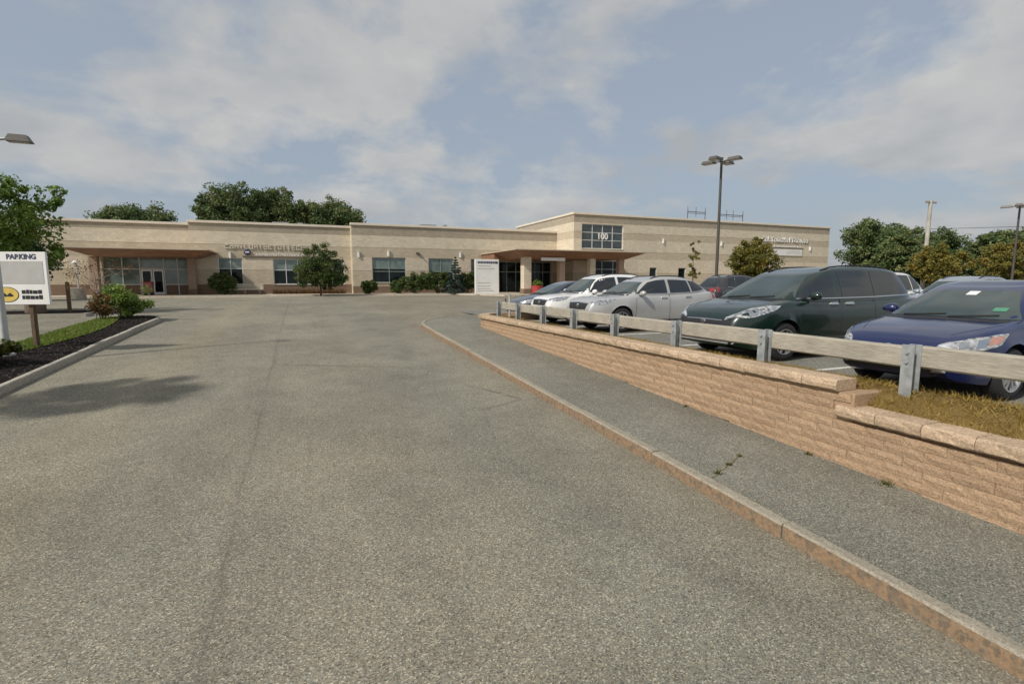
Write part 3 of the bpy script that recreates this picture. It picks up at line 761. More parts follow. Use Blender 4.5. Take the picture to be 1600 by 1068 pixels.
def build_car(name, label, sp, mpaint, loc, rz=0, group='cars parked in the lot'):
    root = tag(empty(name, loc, rz), label, 'car', group)
    L, W, clr, wr, fa, ra = (sp[k] for k in ('L', 'W', 'clr', 'wr', 'fa', 'ra'))
    deck = sp['deck']; AR = wr + .055
    def dz(x): return hermite(deck, x)
    def hw(x):
        a = max(0, 1 - x / .85); b = max(0, 1 - (L - x) / .7)
        return W / 2 * (1 - sp.get('nose', .30) * a ** 2.3 - .16 * b ** 2.3)
    def zbot(x):
        a = max(0, 1 - x / .5); b = max(0, 1 - (L - x) / .5)
        return clr + .10 * a ** 1.5 + .16 * b ** 1.5
    st = set(np.linspace(0, L, 44).tolist() + [.02, .05, .09, .14, .2, L - .02, L - .06, L - .12])
    for c in (fa, ra):
        st |= {c + AR * math.cos(t) for t in np.linspace(0, math.pi, 19)} | {c - AR - .001, c + AR + .001}
    st = sorted(st)
    sec = [(0, 0, 0), (.80, 0, 0), (.945, .0, .03), (.978, .0, .10), (.99, .30, 0), (1.0, .52, 0), (.997, .66, 0), (.985, .78, 0), (.962, 1, -.075), (.925, 1, -.034), (.86, 1, -.012), (.70, 1, 0), (.35, 1, .012), (0, 1, .016)]
    m = MB(); n = len(sec); vs = []; fs = []
    for x in st:
        zb, zt, h = zbot(x), dz(x), hw(x)
        az = -1
        for c in (fa, ra):
            if abs(x - c) < AR: az = wr + math.sqrt(AR * AR - (x - c) ** 2)
        k = 1.0 if x > .0 else 1.0
        for (fy, fz, oz) in sec:
            z = zb + (zt - zb) * fz + oz
            if az > 0 and fz < .9: 
                flare = .012 if z < az + .05 and fy > .9 else 0
                z = max(z, min(az, zt - .1))
            else: flare = 0
            vs.append((x, fy * h + flare, z))
    S = len(st)
    fs = [(i * n + j, i * n + j + 1, (i + 1) * n + j + 1, (i + 1) * n + j) for i in range(S - 1) for j in range(n - 1)]
    fs += [tuple(range(n)), tuple((S - 1) * n + j for j in range(n - 1, -1, -1))]
    nv = len(vs)
    m.add(vs, fs); m.add([(x, -y, z) for x, y, z in vs], [tuple(reversed(f)) for f in fs])
    # greenhouse
    g = sp['gh']; xf0, xf1, xr1, xr0 = g['x']; w1 = g['w1']
    N = 72; ex = g.get('n', 5.5); roof = g['roof']
    def gpt(v, th, inset=0):
        vv = v
        xf = xf0 + (xf1 - xf0) * (vv ** 1.12); xr = xr0 + (xr1 - xr0) * (vv ** 1.25)
        xf += inset; xr -= inset
        xc, a = (xf + xr) / 2, (xr - xf) / 2
        ct, s_ = math.cos(th), math.sin(th)
        x = xc + a * math.copysign(abs(ct) ** (2 / ex), ct)
        wb = .93 * hw(min(max(x, 1.0), L - .8)) 
        b = wb + (w1 - wb) * (vv ** 1.35) - inset
        y = b * math.copysign(abs(s_) ** (2 / ex), s_)
        u = (x - xf) / max(.01, xr - xf)
        zr = hermite(roof, u); z0 = dz(x) - .05
        return Vector((x, y, z0 + (zr - z0) * v))
    lv = [(0, 0), (.15, 0), (.32, 0), (.5, 0), (.66, 0), (.8, 0), (.9, .003), (.955, .014), (.985, .038), (1.0, .085)]
    rings = [[gpt(v, 2 * math.pi * k / N, ins) for k in range(N)] for v, ins in lv]
    last = rings[-1]; cx = sum(p.x for p in last) / N
    for s_ in (.85, .6, .3):
        ring = []
        for p in last:
            q = Vector((cx + (p.x - cx) * s_, p.y * s_, 0)); xf, xr = xf1 + .085, xr1 - .085
            u = (q.x - xf1) / (xr1 - xf1); q.z = hermite(roof, u) + .018 * (1 - s_ * s_); ring.append(q)
        rings.append(ring)
    vs = [p for r_ in rings for p in r_]; fs = []
    for i in range(len(rings) - 1):
        for k in range(N): fs.append((i * N + k, i * N + (k + 1) % N, (i + 1) * N + (k + 1) % N, (i + 1) * N + k))
    fs.append(tuple((len(rings) - 1) * N + k for k in range(N)))
    m.add(vs, fs)
    me = m.mesh('body', mpaint, 38); body = link('body', me, root)
    bvh = BVHTree.FromPolygons([v.co[:] for v in me.vertices], [p.vertices[:] for p in me.polygons])
    def hit(mode, a, b, c=0):
        if mode == 'front': r = bvh.ray_cast(Vector((-3, a, b)), Vector((1, 0, 0)))
        elif mode == 'rear': r = bvh.ray_cast(Vector((L + 3, a, b)), Vector((-1, 0, 0)))
        elif mode == 'left': r = bvh.ray_cast(Vector((a, -3, b)), Vector((0, 1, 0)))
        elif mode == 'right': r = bvh.ray_cast(Vector((a, 3, b)), Vector((0, -1, 0)))
        elif mode == 'top': r = bvh.ray_cast(Vector((a, b, 4)), Vector((0, 0, -1)))
        else: r = bvh.find_nearest(Vector((a, b, c)))
        if r[0] is None: 
            return None
        nn = r[1]
        q = r[0]
        if nn.dot(q - Vector((L / 2, 0, .6))) < 0: nn = -nn
        return q, nn
    def poly(pts, t):
        k = len(pts) - 1; f = t * k; i = min(int(f), k - 1); f -= i
        return [pa + (pb - pa) * f for pa, pb in zip(pts[i], pts[i + 1])]
    def patch(nm, mode, top, bot, mat, parent=root, off=.006, nu=10, nv=5, deep=.03):
        P = []; Q = []
        for j in range(nv + 1):
            for i in range(nu + 1):
                a, b = poly(top, i / nu), poly(bot, i / nu); c = [x + (y - x) * j / nv for x, y in zip(a, b)]
                h = hit(mode, *c)
                if h is None: return None
                P.append(h[0] + h[1] * off); Q.append(h[0] - h[1] * deep)
        mm = MB(); w_ = nu + 1
        fs = [(j * w_ + i, j * w_ + i + 1, (j + 1) * w_ + i + 1, (j + 1) * w_ + i) for j in range(nv) for i in range(nu)]
        loop = [i for i in range(w_)] + [j * w_ + nu for j in range(1, nv + 1)] + [nv * w_ + i for i in range(nu - 1, -1, -1)] + [j * w_ for j in range(nv - 1, 0, -1)]
        b0 = len(P); vs = P + [Q[i] for i in loop]; k = len(loop)
        fs += [(loop[i], loop[(i + 1) % k], b0 + (i + 1) % k, b0 + i) for i in range(k)]
        mm.add(vs, fs)
        return mm.build(nm, mat, parent, smooth=40)
    SD = (('left', -1), ('right', 1))
    # glazing
    cz = dz(xf0) ; rf = roof[0][1]
    yb, yt = .86 * hw(1.3), w1 - .09
    zb_, zt_ = cz + .045, rf - .075
    K = 7
    top = [(-yt + 2 * yt * i / K, zt_ + .012 * (1 - (2 * i / K - 1) ** 2)) for i in range(K + 1)]; bot = [(-yb + 2 * yb * i / K, zb_ + .0 + .012 * (1 - (2 * i / K - 1) ** 2)) for i in range(K + 1)]
    ws = patch('windshield', 'front', top, bot, M_shield, off=.005, nu=16, nv=8, deep=.02)
    patch('cowl', 'front', [(-yb * 1.02, zb_ - .004), (0, zb_ + .008), (yb * 1.02, zb_ - .004)], [(-yb * 1.04, cz + .012), (0, cz + .022), (yb * 1.04, cz + .012)], M_trim, off=.004, nu=12, nv=1)
    for yw in (-.30, .25):
        patch('wiper', 'front', [(yw - .28, zb_ + .05), (yw + .22, zb_ + .018)], [(yw - .28, zb_ + .035), (yw + .22, zb_ + .004)], M_trim, off=.016, nu=6, nv=1, deep=-.003)
    rg = sp['rearglass']
    patch('rear_window', 'rear', [(-yt * .92, rg[1]), (yt * .92, rg[1])], [(-yb * .9, rg[0]), (yb * .9, rg[0])], M_side, off=.005, nu=12, nv=6, deep=.02)
    for mode, s_ in SD:
        for nm, tp, bt in sp['side']:
            patch(nm, mode, tp, bt, M_side, off=.005, nu=10, nv=5, deep=.02)
        for (tp, bt) in sp.get('chrome', []):
            patch('window_trim', mode, tp, bt, M_chrome, off=.012, nu=12, nv=1, deep=.01)
        # door seams, handles, sill trim
        for xs_, z0, z1 in sp['seams']:
            patch('door_seam', mode, [(xs_[0] - .005, z1), (xs_[0] + .005, z1)], [(xs_[1] - .005, z0), (xs_[1] + .005, z0)], M_trim, off=.0018, nu=1, nv=8, deep=.004)
        for xh, zh in sp['handles']:
            patch('door_handle', mode, [(xh - .1, zh + .016), (xh + .1, zh + .022)], [(xh - .1, zh - .014), (xh + .1, zh - .010)], sp.get('handle_mat', mpaint), off=.028, nu=4, nv=2, deep=.0)
        if sp.get('cladding'):
            patch('sill_trim', mode, [(fa + AR + .02, clr + .13), (ra - AR - .02, clr + .13)], [(fa + AR + .02, clr + .035), (ra - AR - .02, clr + .035)], M_trim, off=.01, nu=8, nv=2)
        # mirror
        mx, mz = sp['mirror']; yb2 = hw(mx) * .93
        mm = MB(); bm = bmesh.new(); bmesh.ops.create_icosphere(bm, subdivisions=3, radius=1)
        vs = []
        for v in bm.verts:
            x, y, z = v.co; x = max(-1, min(.55, x)); 
            vs.append((mx + .02 + x * .085, s_ * (yb2 + .13 + y * .115), mz + .05 + z * .075 * (1 - .2 * y * s_)))
        mm.add(vs, [tuple(v.index for v in f.verts) for f in bm.faces]); bm.free()
        mr = mm.build('mirror', sp.get('mirror_mat', mpaint), root, smooth=50)
        MB().box(mx + .01, mx + .07, *(sorted((s_ * (yb2 - .06), s_ * (yb2 + .08)))), mz - .035, mz).build('mirror_stalk', M_trim, mr)
        MB().box(mx + .064, mx + .071, *(sorted((s_ * (yb2 + .05), s_ * (yb2 + .21)))), mz + .0, mz + .10).build('mirror_glass', M_chrome, mr)
        # lamps
        tp, bt = sp['headlight']
        f3 = lambda pts: [(x, s_ * y, z) for x, y, z in pts]
        hl = patch('headlight', 'near', f3(tp), f3(bt), M_head, off=.008, nu=12, nv=5)
        if hl:
            mid3 = lambda t, v: [a_ + (b_ - a_) * v for a_, b_ in zip(poly(sp['headlight'][0], t), poly(sp['headlight'][1], t))]
            for t0_, t1_ in ((.30, .44), (.54, .68)):
                patch('reflector', 'near', f3([mid3(t0_, .25), mid3(t1_, .25)]), f3([mid3(t0_, .75), mid3(t1_, .75)]), M_chrome, off=.012, nu=4, nv=3, parent=hl, deep=0)
        if sp.get('amber'):
            tp, bt = sp['amber']; patch('turn_signal', 'near', f3(tp), f3(bt), M_amber, off=.011, nu=4, nv=3, parent=hl or root)
        tp, bt = sp['tail']
        patch('tail_light', 'near', f3(tp), f3(bt), M_tail, off=.008, nu=6, nv=6)
        if sp.get('fog'):
            y, z = sp['fog']; patch('fog_light', 'front', [(s_ * y - .06, z + .035), (s_ * y + .06, z + .035)], [(s_ * y - .06, z - .035), (s_ * y + .06, z - .035)], M_head, off=.008, nu=3, nv=2)
    # face
    for nm, tp, bt, mt, off in sp['front']:
        patch(nm, 'front', tp, bt, mt, off=off, nu=14, nv=3)
    for s_ in (-1, 1):      # bonnet shut lines
        x_a, x_b = .30, xf0 + .02; ya, yb3 = hw(.5) * .62, hw(1.2) * .83
        patch('hood_seam', 'top', [(x_a, s_ * ya - .004), ((x_a + x_b) / 2, s_ * (ya + yb3) / 2 * 1.04 - .004), (x_b, s_ * yb3 - .004)], [(x_a, s_ * ya + .004), ((x_a + x_b) / 2, s_ * (ya + yb3) / 2 * 1.04 + .004), (x_b, s_ * yb3 + .004)], M_trim, off=.0018, nu=10, nv=1, deep=.004)
    zh = sp['emblem']
    h = hit('front', 0, zh)
    if h:
        MB().lathe([(0, -.010), (.05, -.010), (.062, -.004), (.062, .02)], 18, 'x').build('emblem', M_chrome, root, tuple(h[0] + Vector((-.012, 0, 0))))
    # rear bumper trim, plate
    patch('rear_bumper', 'rear', [(-.7, clr + .30), (.7, clr + .30)], [(-.7, clr + .19), (.7, clr + .19)], M_trim, off=.012, nu=10, nv=2)
    patch('number_plate', 'rear', [(-.16, sp['plate'] + .07), (.16, sp['plate'] + .07)], [(-.16, sp['plate'] - .07), (.16, sp['plate'] - .07)], M_white, off=.012, nu=2, nv=2)
    if sp.get('rails'):
        for s_ in (-1, 1):
            x0, x1 = sp['rails']; pts = []
            for i in range(9):
                x = x0 + (x1 - x0) * i / 8; h = hit('top', x, s_ * (w1 - .10)); pts.append((x, s_ * (w1 - .10), h[0].z + (.005 if i in (0, 8) else .026)))
            MB().tube(pts, .017, 6).build('roof_rail', M_trim, root)
    # underbody and wheels
    MB().bbox(.35, L - .35, -W / 2 + .22, W / 2 - .22, clr + .015, clr + .25, .04).build('underbody', M_trim, root)
    for c in (fa, ra):
        for s_ in (-1, 1):
            pts = [(c + (AR - .004) * math.cos(t), wr + (AR - .004) * math.sin(t)) for t in np.linspace(0, math.pi, 13)]
            y0, y1 = (-W / 2 + .05, -W / 2 + .40) if s_ < 0 else (W / 2 - .40, W / 2 - .05)
            lm = MB(); k = len(pts)
            lm.add([(x, y0, z) for x, z in pts] + [(x, y1, z) for x, z in pts], [(i, i + 1, i + 1 + k, i + k) for i in range(k - 1)])
            yi = y1 if s_ < 0 else y0
            lm.add([(x, yi, z) for x, z in pts], [tuple(range(k))])
            lm.build('wheel_liner', M_trim, root)
    ty, hub, rim = make_wheel_meshes(wr)
    for c in (fa, ra):
        for s_ in (-1, 1):
            wl_ = link('wheel', hub, root, (c, s_ * (hw(c) - .115), wr), (0, 0, 0 if s_ < 0 else math.pi))
            link('tyre', ty, wl_); link('rim', rim, wl_)
    return root, patch

def spec_sedan(s=1.0):
    return dict(L=4.6, W=1.78, clr=.19, wr=.325, fa=.92, ra=3.6, nose=.34,
        deck=[(0, .56), (.05, .66), (.18, .755), (.5, .85), (.95, .925), (1.35, .985), (2.2, .99), (3.3, 1.02), (3.9, 1.05), (4.35, 1.03), (4.52, .96), (4.6, .80)],
        gh=dict(x=(.92, 1.95, 3.25, 4.15), w1=.60, roof=[(0, 1.385), (.35, 1.45), (.7, 1.435), (1, 1.36)], n=5),
        rearglass=(1.12, 1.30),
        side=[('side_window', [(1.80, 1.20), (2.02, 1.32), (2.30, 1.375), (2.60, 1.38)], [(1.52, 1.035), (1.85, 1.035), (2.25, 1.04), (2.60, 1.045)]),
              ('side_window', [(2.70, 1.38), (3.0, 1.37), (3.3, 1.33)], [(2.70, 1.045), (3.1, 1.055), (3.62, 1.09)])],
        seams=[((2.65, 2.65), .30, 1.03), ((1.42, 1.38), .30, .98), ((3.62, 3.42), .62, 1.04)], handles=[(2.42, .93), (3.35, .95)],
        mirror=(1.55, .985),
        headlight=([(.10, .52, .68), (.22, .66, .735), (.50, .80, .80), (.80, .87, .84)], [(.08, .50, .62), (.18, .66, .615), (.38, .78, .63), (.62, .86, .69)]),
        amber=([(.52, .80, .77), (.72, .86, .81)], [(.46, .80, .69), (.62, .86, .72)]),
        tail=([(4.58, .45, .92), (4.3, .80, .98)], [(4.6, .45, .78), (4.35, .84, .80)]),
        front=[('grille', [(-.55, .60), (0, .625), (.55, .60)], [(-.45, .545), (0, .54), (.45, .545)], M_trim, .006), ('lower_grille', [(-.5, .46), (.5, .46)], [(-.62, .33), (.62, .33)], M_trim, .006), ('chrome_strip', [(-.5, .612), (0, .632), (.5, .612)], [(-.5, .602), (0, .622), (.5, .602)], M_chrome, .012)],
        emblem=.60, fog=(.56, .40), plate=.86)
def spec_van():
    return dict(L=5.12, W=1.98, clr=.19, wr=.355, fa=1.02, ra=4.06, nose=.30,
        deck=[(0, .66), (.05, .78), (.16, .88), (.4, .98), (.8, 1.05), (1.2, 1.11), (2.5, 1.09), (3.8, 1.11), (4.9, 1.13), (5.05, 1.05), (5.12, .85)],
        gh=dict(x=(.95, 2.05, 4.62, 5.0), w1=.70, roof=[(0, 1.62), (.25, 1.715), (.6, 1.735), (1, 1.66)], n=6),
        rearglass=(1.22, 1.58),
        side=[('side_window', [(1.66, 1.34), (1.86, 1.50), (2.12, 1.60), (2.38, 1.635)], [(1.36, 1.14), (1.75, 1.14), (2.1, 1.14), (2.38, 1.145)]),
              ('side_window', [(2.56, 1.645), (3.0, 1.655), (3.42, 1.655)], [(2.56, 1.145), (3.0, 1.15), (3.42, 1.155)]),
              ('side_window', [(3.50, 1.655), (4.0, 1.645), (4.52, 1.60)], [(3.50, 1.155), (4.0, 1.16), (4.72, 1.20)])],
        chrome=[([(1.30, 1.15), (1.60, 1.33), (1.84, 1.52), (2.12, 1.625), (2.40, 1.66)], [(1.37, 1.135), (1.67, 1.305), (1.90, 1.492), (2.14, 1.592), (2.40, 1.628)]), ([(1.40, 1.138), (2.4, 1.140), (3.4, 1.152), (4.7, 1.19)], [(1.40, 1.118), (2.4, 1.122), (3.4, 1.134), (4.72, 1.172)])],
        seams=[((2.47, 2.47), .30, 1.60), ((1.40, 1.36), .30, 1.08), ((3.46, 3.46), .32, 1.10)], handles=[(2.28, 1.02), (2.72, 1.02)], handle_mat=M_chrome,
        mirror=(1.62, 1.13),
        headlight=([(.05, .50, .80), (.18, .66, .85), (.50, .82, .94), (.92, .93, 1.0)], [(.05, .50, .74), (.14, .66, .755), (.38, .82, .80), (.72, .93, .91)]),
        tail=([(5.05, .62, 1.10), (4.85, .88, 1.14)], [(5.1, .62, .86), (4.9, .92, .88)]),
        front=[('grille', [(-.62, .76), (0, .78), (.62, .76)], [(-.70, .60), (0, .59), (.70, .60)], M_trim, .006), ('lower_grille', [(-.72, .55), (.72, .55)], [(-.74, .36), (.74, .36)], M_trim, .008), ('chrome_strip', [(-.45, .745), (0, .755), (.45, .745)], [(-.45, .73), (0, .738), (.45, .73)], M_chrome, .014), ('lower_strip', [(-.72, .36), (.72, .36)], [(-.70, .33), (.70, .33)], M_steel, .015)],
        emblem=.70, plate=1.0, rails=(2.3, 4.3), cladding=False)
def spec_cross(H=1.60, L=4.62, W=1.86):
    return dict(L=L, W=W, clr=.22, wr=.36, fa=.95, ra=L - .95, nose=.28,
        deck=[(0, .68), (.04, .80), (.14, .90), (.4, .97), (.9, 1.02), (1.35, 1.06), (2.3, 1.06), (3.3, 1.10), (L - .35, 1.15), (L - .1, 1.10), (L, .88)],
        gh=dict(x=(1.08, 1.98, L - .80, L - .16), w1=.62, roof=[(0, H - .10), (.3, H - .015), (.6, H - .01), (1, H - .10)], n=5.2),
        rearglass=(1.20, H - .16),
        side=[('side_window', [(1.78, H - .30), (1.98, H - .175), (2.25, H - .12), (2.56, H - .10)], [(1.50, 1.10), (1.85, 1.10), (2.25, 1.105), (2.56, 1.11)]),
              ('side_window', [(2.66, H - .10), (3.0, H - .105), (3.36, H - .125)], [(2.66, 1.11), (3.0, 1.12), (3.42, 1.135)]),
              ('side_window', [(3.42, H - .125), (3.62, H - .15), (3.80, H - .19)], [(3.48, 1.14), (3.7, 1.16), (3.98, 1.21)])],
        chrome=[([(1.46, 1.094), (2.5, 1.102), (3.4, 1.130), (3.95, 1.19)], [(1.46, 1.078), (2.5, 1.086), (3.4, 1.114), (3.97, 1.172)])],
        seams=[((2.61, 2.61), .34, 1.09), ((1.44, 1.40), .34, 1.04), ((3.55, 3.38), .72, 1.10)], handles=[(2.40, .98), (3.28, 1.0)],
        mirror=(1.56, 1.06), mirror_mat=None,
        headlight=([(.07, .56, .86), (.2, .70, .90), (.48, .83, .95), (.75, .90, .985)], [(.06, .54, .79), (.16, .70, .79), (.34, .82, .80), (.55, .89, .86)]),
        tail=([(L - .10, .45, 1.10), (L - .3, .84, 1.12)], [(L - .02, .45, .96), (L - .22, .90, .93)]),
        front=[('grille', [(-.52, .82), (0, .835), (.52, .82)], [(-.46, .66), (0, .65), (.46, .66)], M_trim, .006), ('lower_grille', [(-.55, .56), (.55, .56)], [(-.62, .40), (.62, .40)], M_trim, .006), ('chrome_strip', [(-.54, .84), (0, .86), (.54, .84)], [(-.54, .818), (0, .836), (.54, .818)], M_chrome, .012), ('skid_strip', [(-.6, .40), (.6, .40)], [(-.55, .34), (.55, .34)], M_galv, .012)],
        emblem=.75, fog=(.62, .50), plate=.92, rails=(2.15, L - 1.05), cladding=True)
P_blue = paint('paint_blue', (.006, .013, .068))
P_van = paint('paint_green', (.004, .017, .011))
P_silver = paint('paint_silver', (.47, .465, .45), metal=.25, rough=.33)
P_white = paint('paint_white', (.78, .77, .75))
P_navy = paint('paint_slate', (.045, .06, .085), metal=.2)
P_dark = paint('paint_dark', (.035, .032, .034))
P_pale = paint('paint_pale', (.30, .34, .38), metal=.3)
def fix(sp, p):
    if sp.get('mirror_mat', 1) is None: sp['mirror_mat'] = p
    return sp
blue, bpatch = build_car('parked_car', 'dark blue sedan nosed up to the guard rail, nearest of the parked cars', spec_sedan(), P_blue, (6.97, 4.2, LOT))
bpatch('sticker', 'front', [(-.10, 1.30), (.02, 1.30)], [(-.10, 1.255), (.02, 1.255)], M_white, off=.012, nu=2, nv=1, deep=-.002)
M_gst = plain('green_sticker', (.08, .26, .16), .5); bpatch('sticker', 'front', [(-.60, 1.10), (-.48, 1.10)], [(-.60, 1.06), (-.48, 1.06)], M_gst, off=.012, nu=2, nv=1, deep=-.002)
build_car('parked_minivan', 'dark green minivan with roof rails parked beside the blue sedan', spec_van(), P_van, (7.08, 7.62, LOT))
build_car('parked_crossover', 'silver crossover parked between the white SUV and the green minivan', fix(spec_cross(1.60, 4.52, 1.84), P_silver), P_silver, (7.45, 13.1, LOT))
build_car('parked_suv', 'white SUV parked between the silver crossover and the slate sedan', fix(spec_cross(1.70, 4.75, 1.9), P_white), P_white, (7.5, 15.8, LOT))
build_car('parked_car', 'slate blue sedan, farthest car along the guard rail', spec_sedan(), P_navy, (7.6, 18.3, LOT))
build_car('parked_suv', 'dark SUV showing its tail lights below the tall lamp pole', fix(spec_cross(1.78, 4.8, 1.95), P_dark), P_dark, (23.9, 20.7, LOT), math.pi)
build_car('parked_suv', 'white SUV half hidden behind the rear of the green minivan', fix(spec_cross(1.80, 4.6, 1.86), P_white), P_white, (18.2, 13.2, LOT))
build_car('parked_car', 'pale blue-grey sedan whose roof shows behind the blue sedan', fix(spec_cross(1.62, 4.5, 1.8), P_pale), P_pale, (18.4, 10.3, LOT))

# ------------------------------------------------------------ lettering helpers
def text_mesh(txt, size, depth, mat, bold=0.0):
    cu = bpy.data.curves.new('t', 'FONT'); cu.body = txt; cu.size = size; cu.extrude = depth; cu.offset = bold
    cu.align_x = 'CENTER'; cu.align_y = 'CENTER'
    ob = bpy.data.objects.new('t', cu); COL.objects.link(ob)
    dg = bpy.context.evaluated_depsgraph_get(); dg.update()
    me = bpy.data.meshes.new_from_object(ob.evaluated_get(dg)); bpy.data.objects.remove(ob); bpy.data.curves.remove(cu)
    me.materials.clear(); me.materials.append(mat)
    return me
GLY = {'C': [(0, 0, .22, 1), (0, 0, 1, .2), (0, .8, 1, 1)], 'L': [(0, 0, .22, 1), (0, 0, .9, .2)], 'H': [(0, 0, .22, 1), (.78, 0, 1, 1), (0, .4, 1, .6)],
       'I': [(.38, 0, .62, 1)], 'U': [(0, 0, .22, 1), (.78, 0, 1, 1), (0, 0, 1, .2)], 'E': [(0, 0, .22, 1), (0, 0, .9, .18), (0, .41, .8, .59), (0, .82, .9, 1)],
       'T': [(.38, 0, .62, 1), (0, .82, 1, 1)], 'O': [(0, 0, .22, 1), (.78, 0, 1, 1), (0, 0, 1, .2), (0, .8, 1, 1)], 'F': [(0, 0, .22, 1), (0, .41, .8, .59), (0, .82, .9, 1)],
       'n': [(0, 0, .22, .7), (.78, 0, 1, .7), (0, .52, 1, .7)], 'o': [(0, 0, .22, .7), (.78, 0, 1, .7), (0, 0, 1, .16), (0, .54, 1, .7)], '-': [(0, .4, 1, .6)], 'i': [(.38, 0, .62, .7)]}
def glyphs(parent, name, seq, x, y, z, h, pitch, mat, d=.05, front=-1):
    """raised channel letters whose reading the photograph does not give: only their strokes"""
    for i, c in enumerate(seq):
        if c == ' ': continue
        m = MB(); w_ = pitch * .78
        for k, (a, b, e, f) in enumerate(GLY[c]):
            m.box(x + i * pitch + a * w_, x + i * pitch + e * w_, y - d - .002 * k, y, z + b * h, z + f * h)
        m.build(name, mat, parent)

# ------------------------------------------------------------ the building
bld = tag(empty('medical_building', (0, 55, FZ)), 'long tan and cream block building with two brown canopies', 'building')
def part(m, name, mats, parent=bld, smooth=0):
    o = m.build(name, mats, None, smooth=smooth); o.parent = parent
    o.matrix_parent_inverse = Matrix.Translation(-Vector((0, 55, FZ)))
    return o
def sub(m, name, mats, parent):
    o = m.build(name, mats); o.parent = parent
    return o
B0 = FZ - .1
def facade(X0, X1, Y, bands, opens, thick=.35):
    for bi, (z0, z1, mat, proud) in enumerate(bands):
        cuts = sorted({z0, z1} | {z for o in opens for z in o[2:4] if z0 < z < z1})
        for a, b in zip(cuts, cuts[1:]):
            segs = [(X0, X1)]
            for o in opens:
                if o[2] < b - 1e-4 and o[3] > a + 1e-4:
                    ns = []
                    for s in segs:
                        if o[1] <= s[0] or o[0] >= s[1]: ns.append(s); continue
                        if o[0] > s[0]: ns.append((s[0], o[0]))
                        if o[1] < s[1]: ns.append((o[1], s[1]))
                    segs = ns
            for s in segs: part(MB().box(s[0], s[1], Y - proud, Y + thick, a, b), 'wall_band', mat)
def window(x0, x1, z0, z1, Y, cols, rows, split=None, fmat=None, upper=None, lower=None, rec=.14, fw=.07):
    fmat = fmat or M_alu; m = MB(); y0, y1 = Y + rec - .05, Y + rec + .03
    m.box(x0, x1, y0, y1, z0, z0 + fw).box(x0, x1, y0, y1, z1 - fw, z1).box(x0, x0 + fw, y0, y1, z0 + fw, z1 - fw).box(x1 - fw, x1, y0, y1, z0 + fw, z1 - fw)
    xs_ = [x0 + fw + (x1 - x0 - 2 * fw) * i / cols for i in range(cols + 1)]
    zs_ = split or [z0 + fw + (z1 - z0 - 2 * fw) * i / rows for i in range(rows + 1)]
    for x in xs_[1:-1]: m.box(x - .032, x + .032, y0 + .004, y1, z0 + fw, z1 - fw)
    for z in zs_[1:-1]: m.box(x0 + fw, x1 - fw, y0 + .008, y1, z - .03, z + .03)
    wn_ = part(m, 'window', fmat)
    for i in range(cols):
        for j in range(len(zs_) - 1):
            sub(MB().box(xs_[i] + .002, xs_[i + 1] - .002, y0 + .045, y0 + .055, zs_[j] + .002, zs_[j + 1] - .002), 'pane', (upper or M_glassg) if j == len(zs_) - 2 and len(zs_) > 2 else (lower or M_glassd), wn_)
    sub(MB().box(x0 - .06, x1 + .06, Y - .07, y0 - .002, z0 - .07, z0 - .002), 'sill', M_conc, wn_)
    return wn_
def low_bands(top, wt, wb=2.32): return [(B0, 2.25, M_brick, .03), (2.25, 3.62, M_band_d, .0), (3.62, wt, M_band_p, .015), (wt, 5.98, M_band_d, .0), (5.98, 7.14, M_band_l, .015), (7.14, top - .16, M_band_t, 0)]
def parapet(X0, X1, Y, z, back, lip=.12):
    m = MB(); m.bbox(X0 - lip, X1 + lip, Y - lip, Y + .5, z - .16, z + .06, .015); part(m, 'parapet_cap', M_capmetal)
# ---- left wing with the first entrance
o1 = [(-15.9, -9.3, B0, 4.72)]
facade(-23, -9.12, 55.5, low_bands(7.80, 4.72), o1); parapet(-23, -9.2, 55.5, 7.80, 0)
o2 = [(-6.95, -4.9, 2.25, 4.72), (-2.3, 4.25, 2.25, 4.72)]
facade(-9.12, 5.0, 55.0, low_bands(8.02, 4.72), o2); parapet(-9.1, 5.0, 55.0, 8.02, 0)
o3 = [(6.9, 10.3, 2.42, 4.95), (12.7, 15.4, 2.42, 4.95), (17.4, 18.9, 2.42, 4.95), (20.6, 27.2, B0, 4.75)]
facade(5.0, 27.88, 54.0, [(B0, 2.05, M_brick, .03), (2.05, 3.62, M_band_d, 0), (3.62, 4.95, M_band_p, .015), (4.95, 5.95, M_band_d, 0), (5.95, 7.12, M_band_l, .015), (7.12, 8.1, M_band_t, 0)], o3); parapet(5.0, 27.7, 54.0, 8.26, 0)
m = MB(); m.box(4.94, 5.3, 54.36, 60, B0, 8.1); part(m, 'return_wall', M_band_l)
# ---- tall block
TX, TY, TH = 27.9, 50.0, 9.95
o4 = [(28.9, 34.3, 6.15, 8.85), (30.1, 34.6, 2.2, 4.85), (38.1, 39.1, 2.6, 4.15), (42.3, 43.4, 2.6, 4.15)]
tb = [(B0, 2.05, M_brick, .03), (2.05, 3.5, M_band_d, 0), (3.5, 5.05, M_band_p, .015), (5.05, 5.9, M_band_d, 0), (5.9, 7.2, M_band_l, .015), (7.2, 8.0, M_band_d, 0), (8.0, 8.95, M_band_l, .015), (8.95, 9.8, M_band_t, 0)]
facade(TX, 68.2, TY, tb, o4); parapet(TX, 68.2, TY, TH, 0)
for z0, z1, mat, pr in tb:
    m = MB(); m.box(TX - pr, TX + .3, TY + .36, 66, z0, z1); part(m, 'side_band', mat)
    m = MB(); m.box(67.9, 68.2 + pr, TY + .36, 66, z0, z1); part(m, 'side_band', mat)
m = MB(); m.bbox(TX - .12, TX + .4, TY + .5, 66, TH - .16, TH + .06, .015); part(m, 'parapet_cap', M_capmetal)
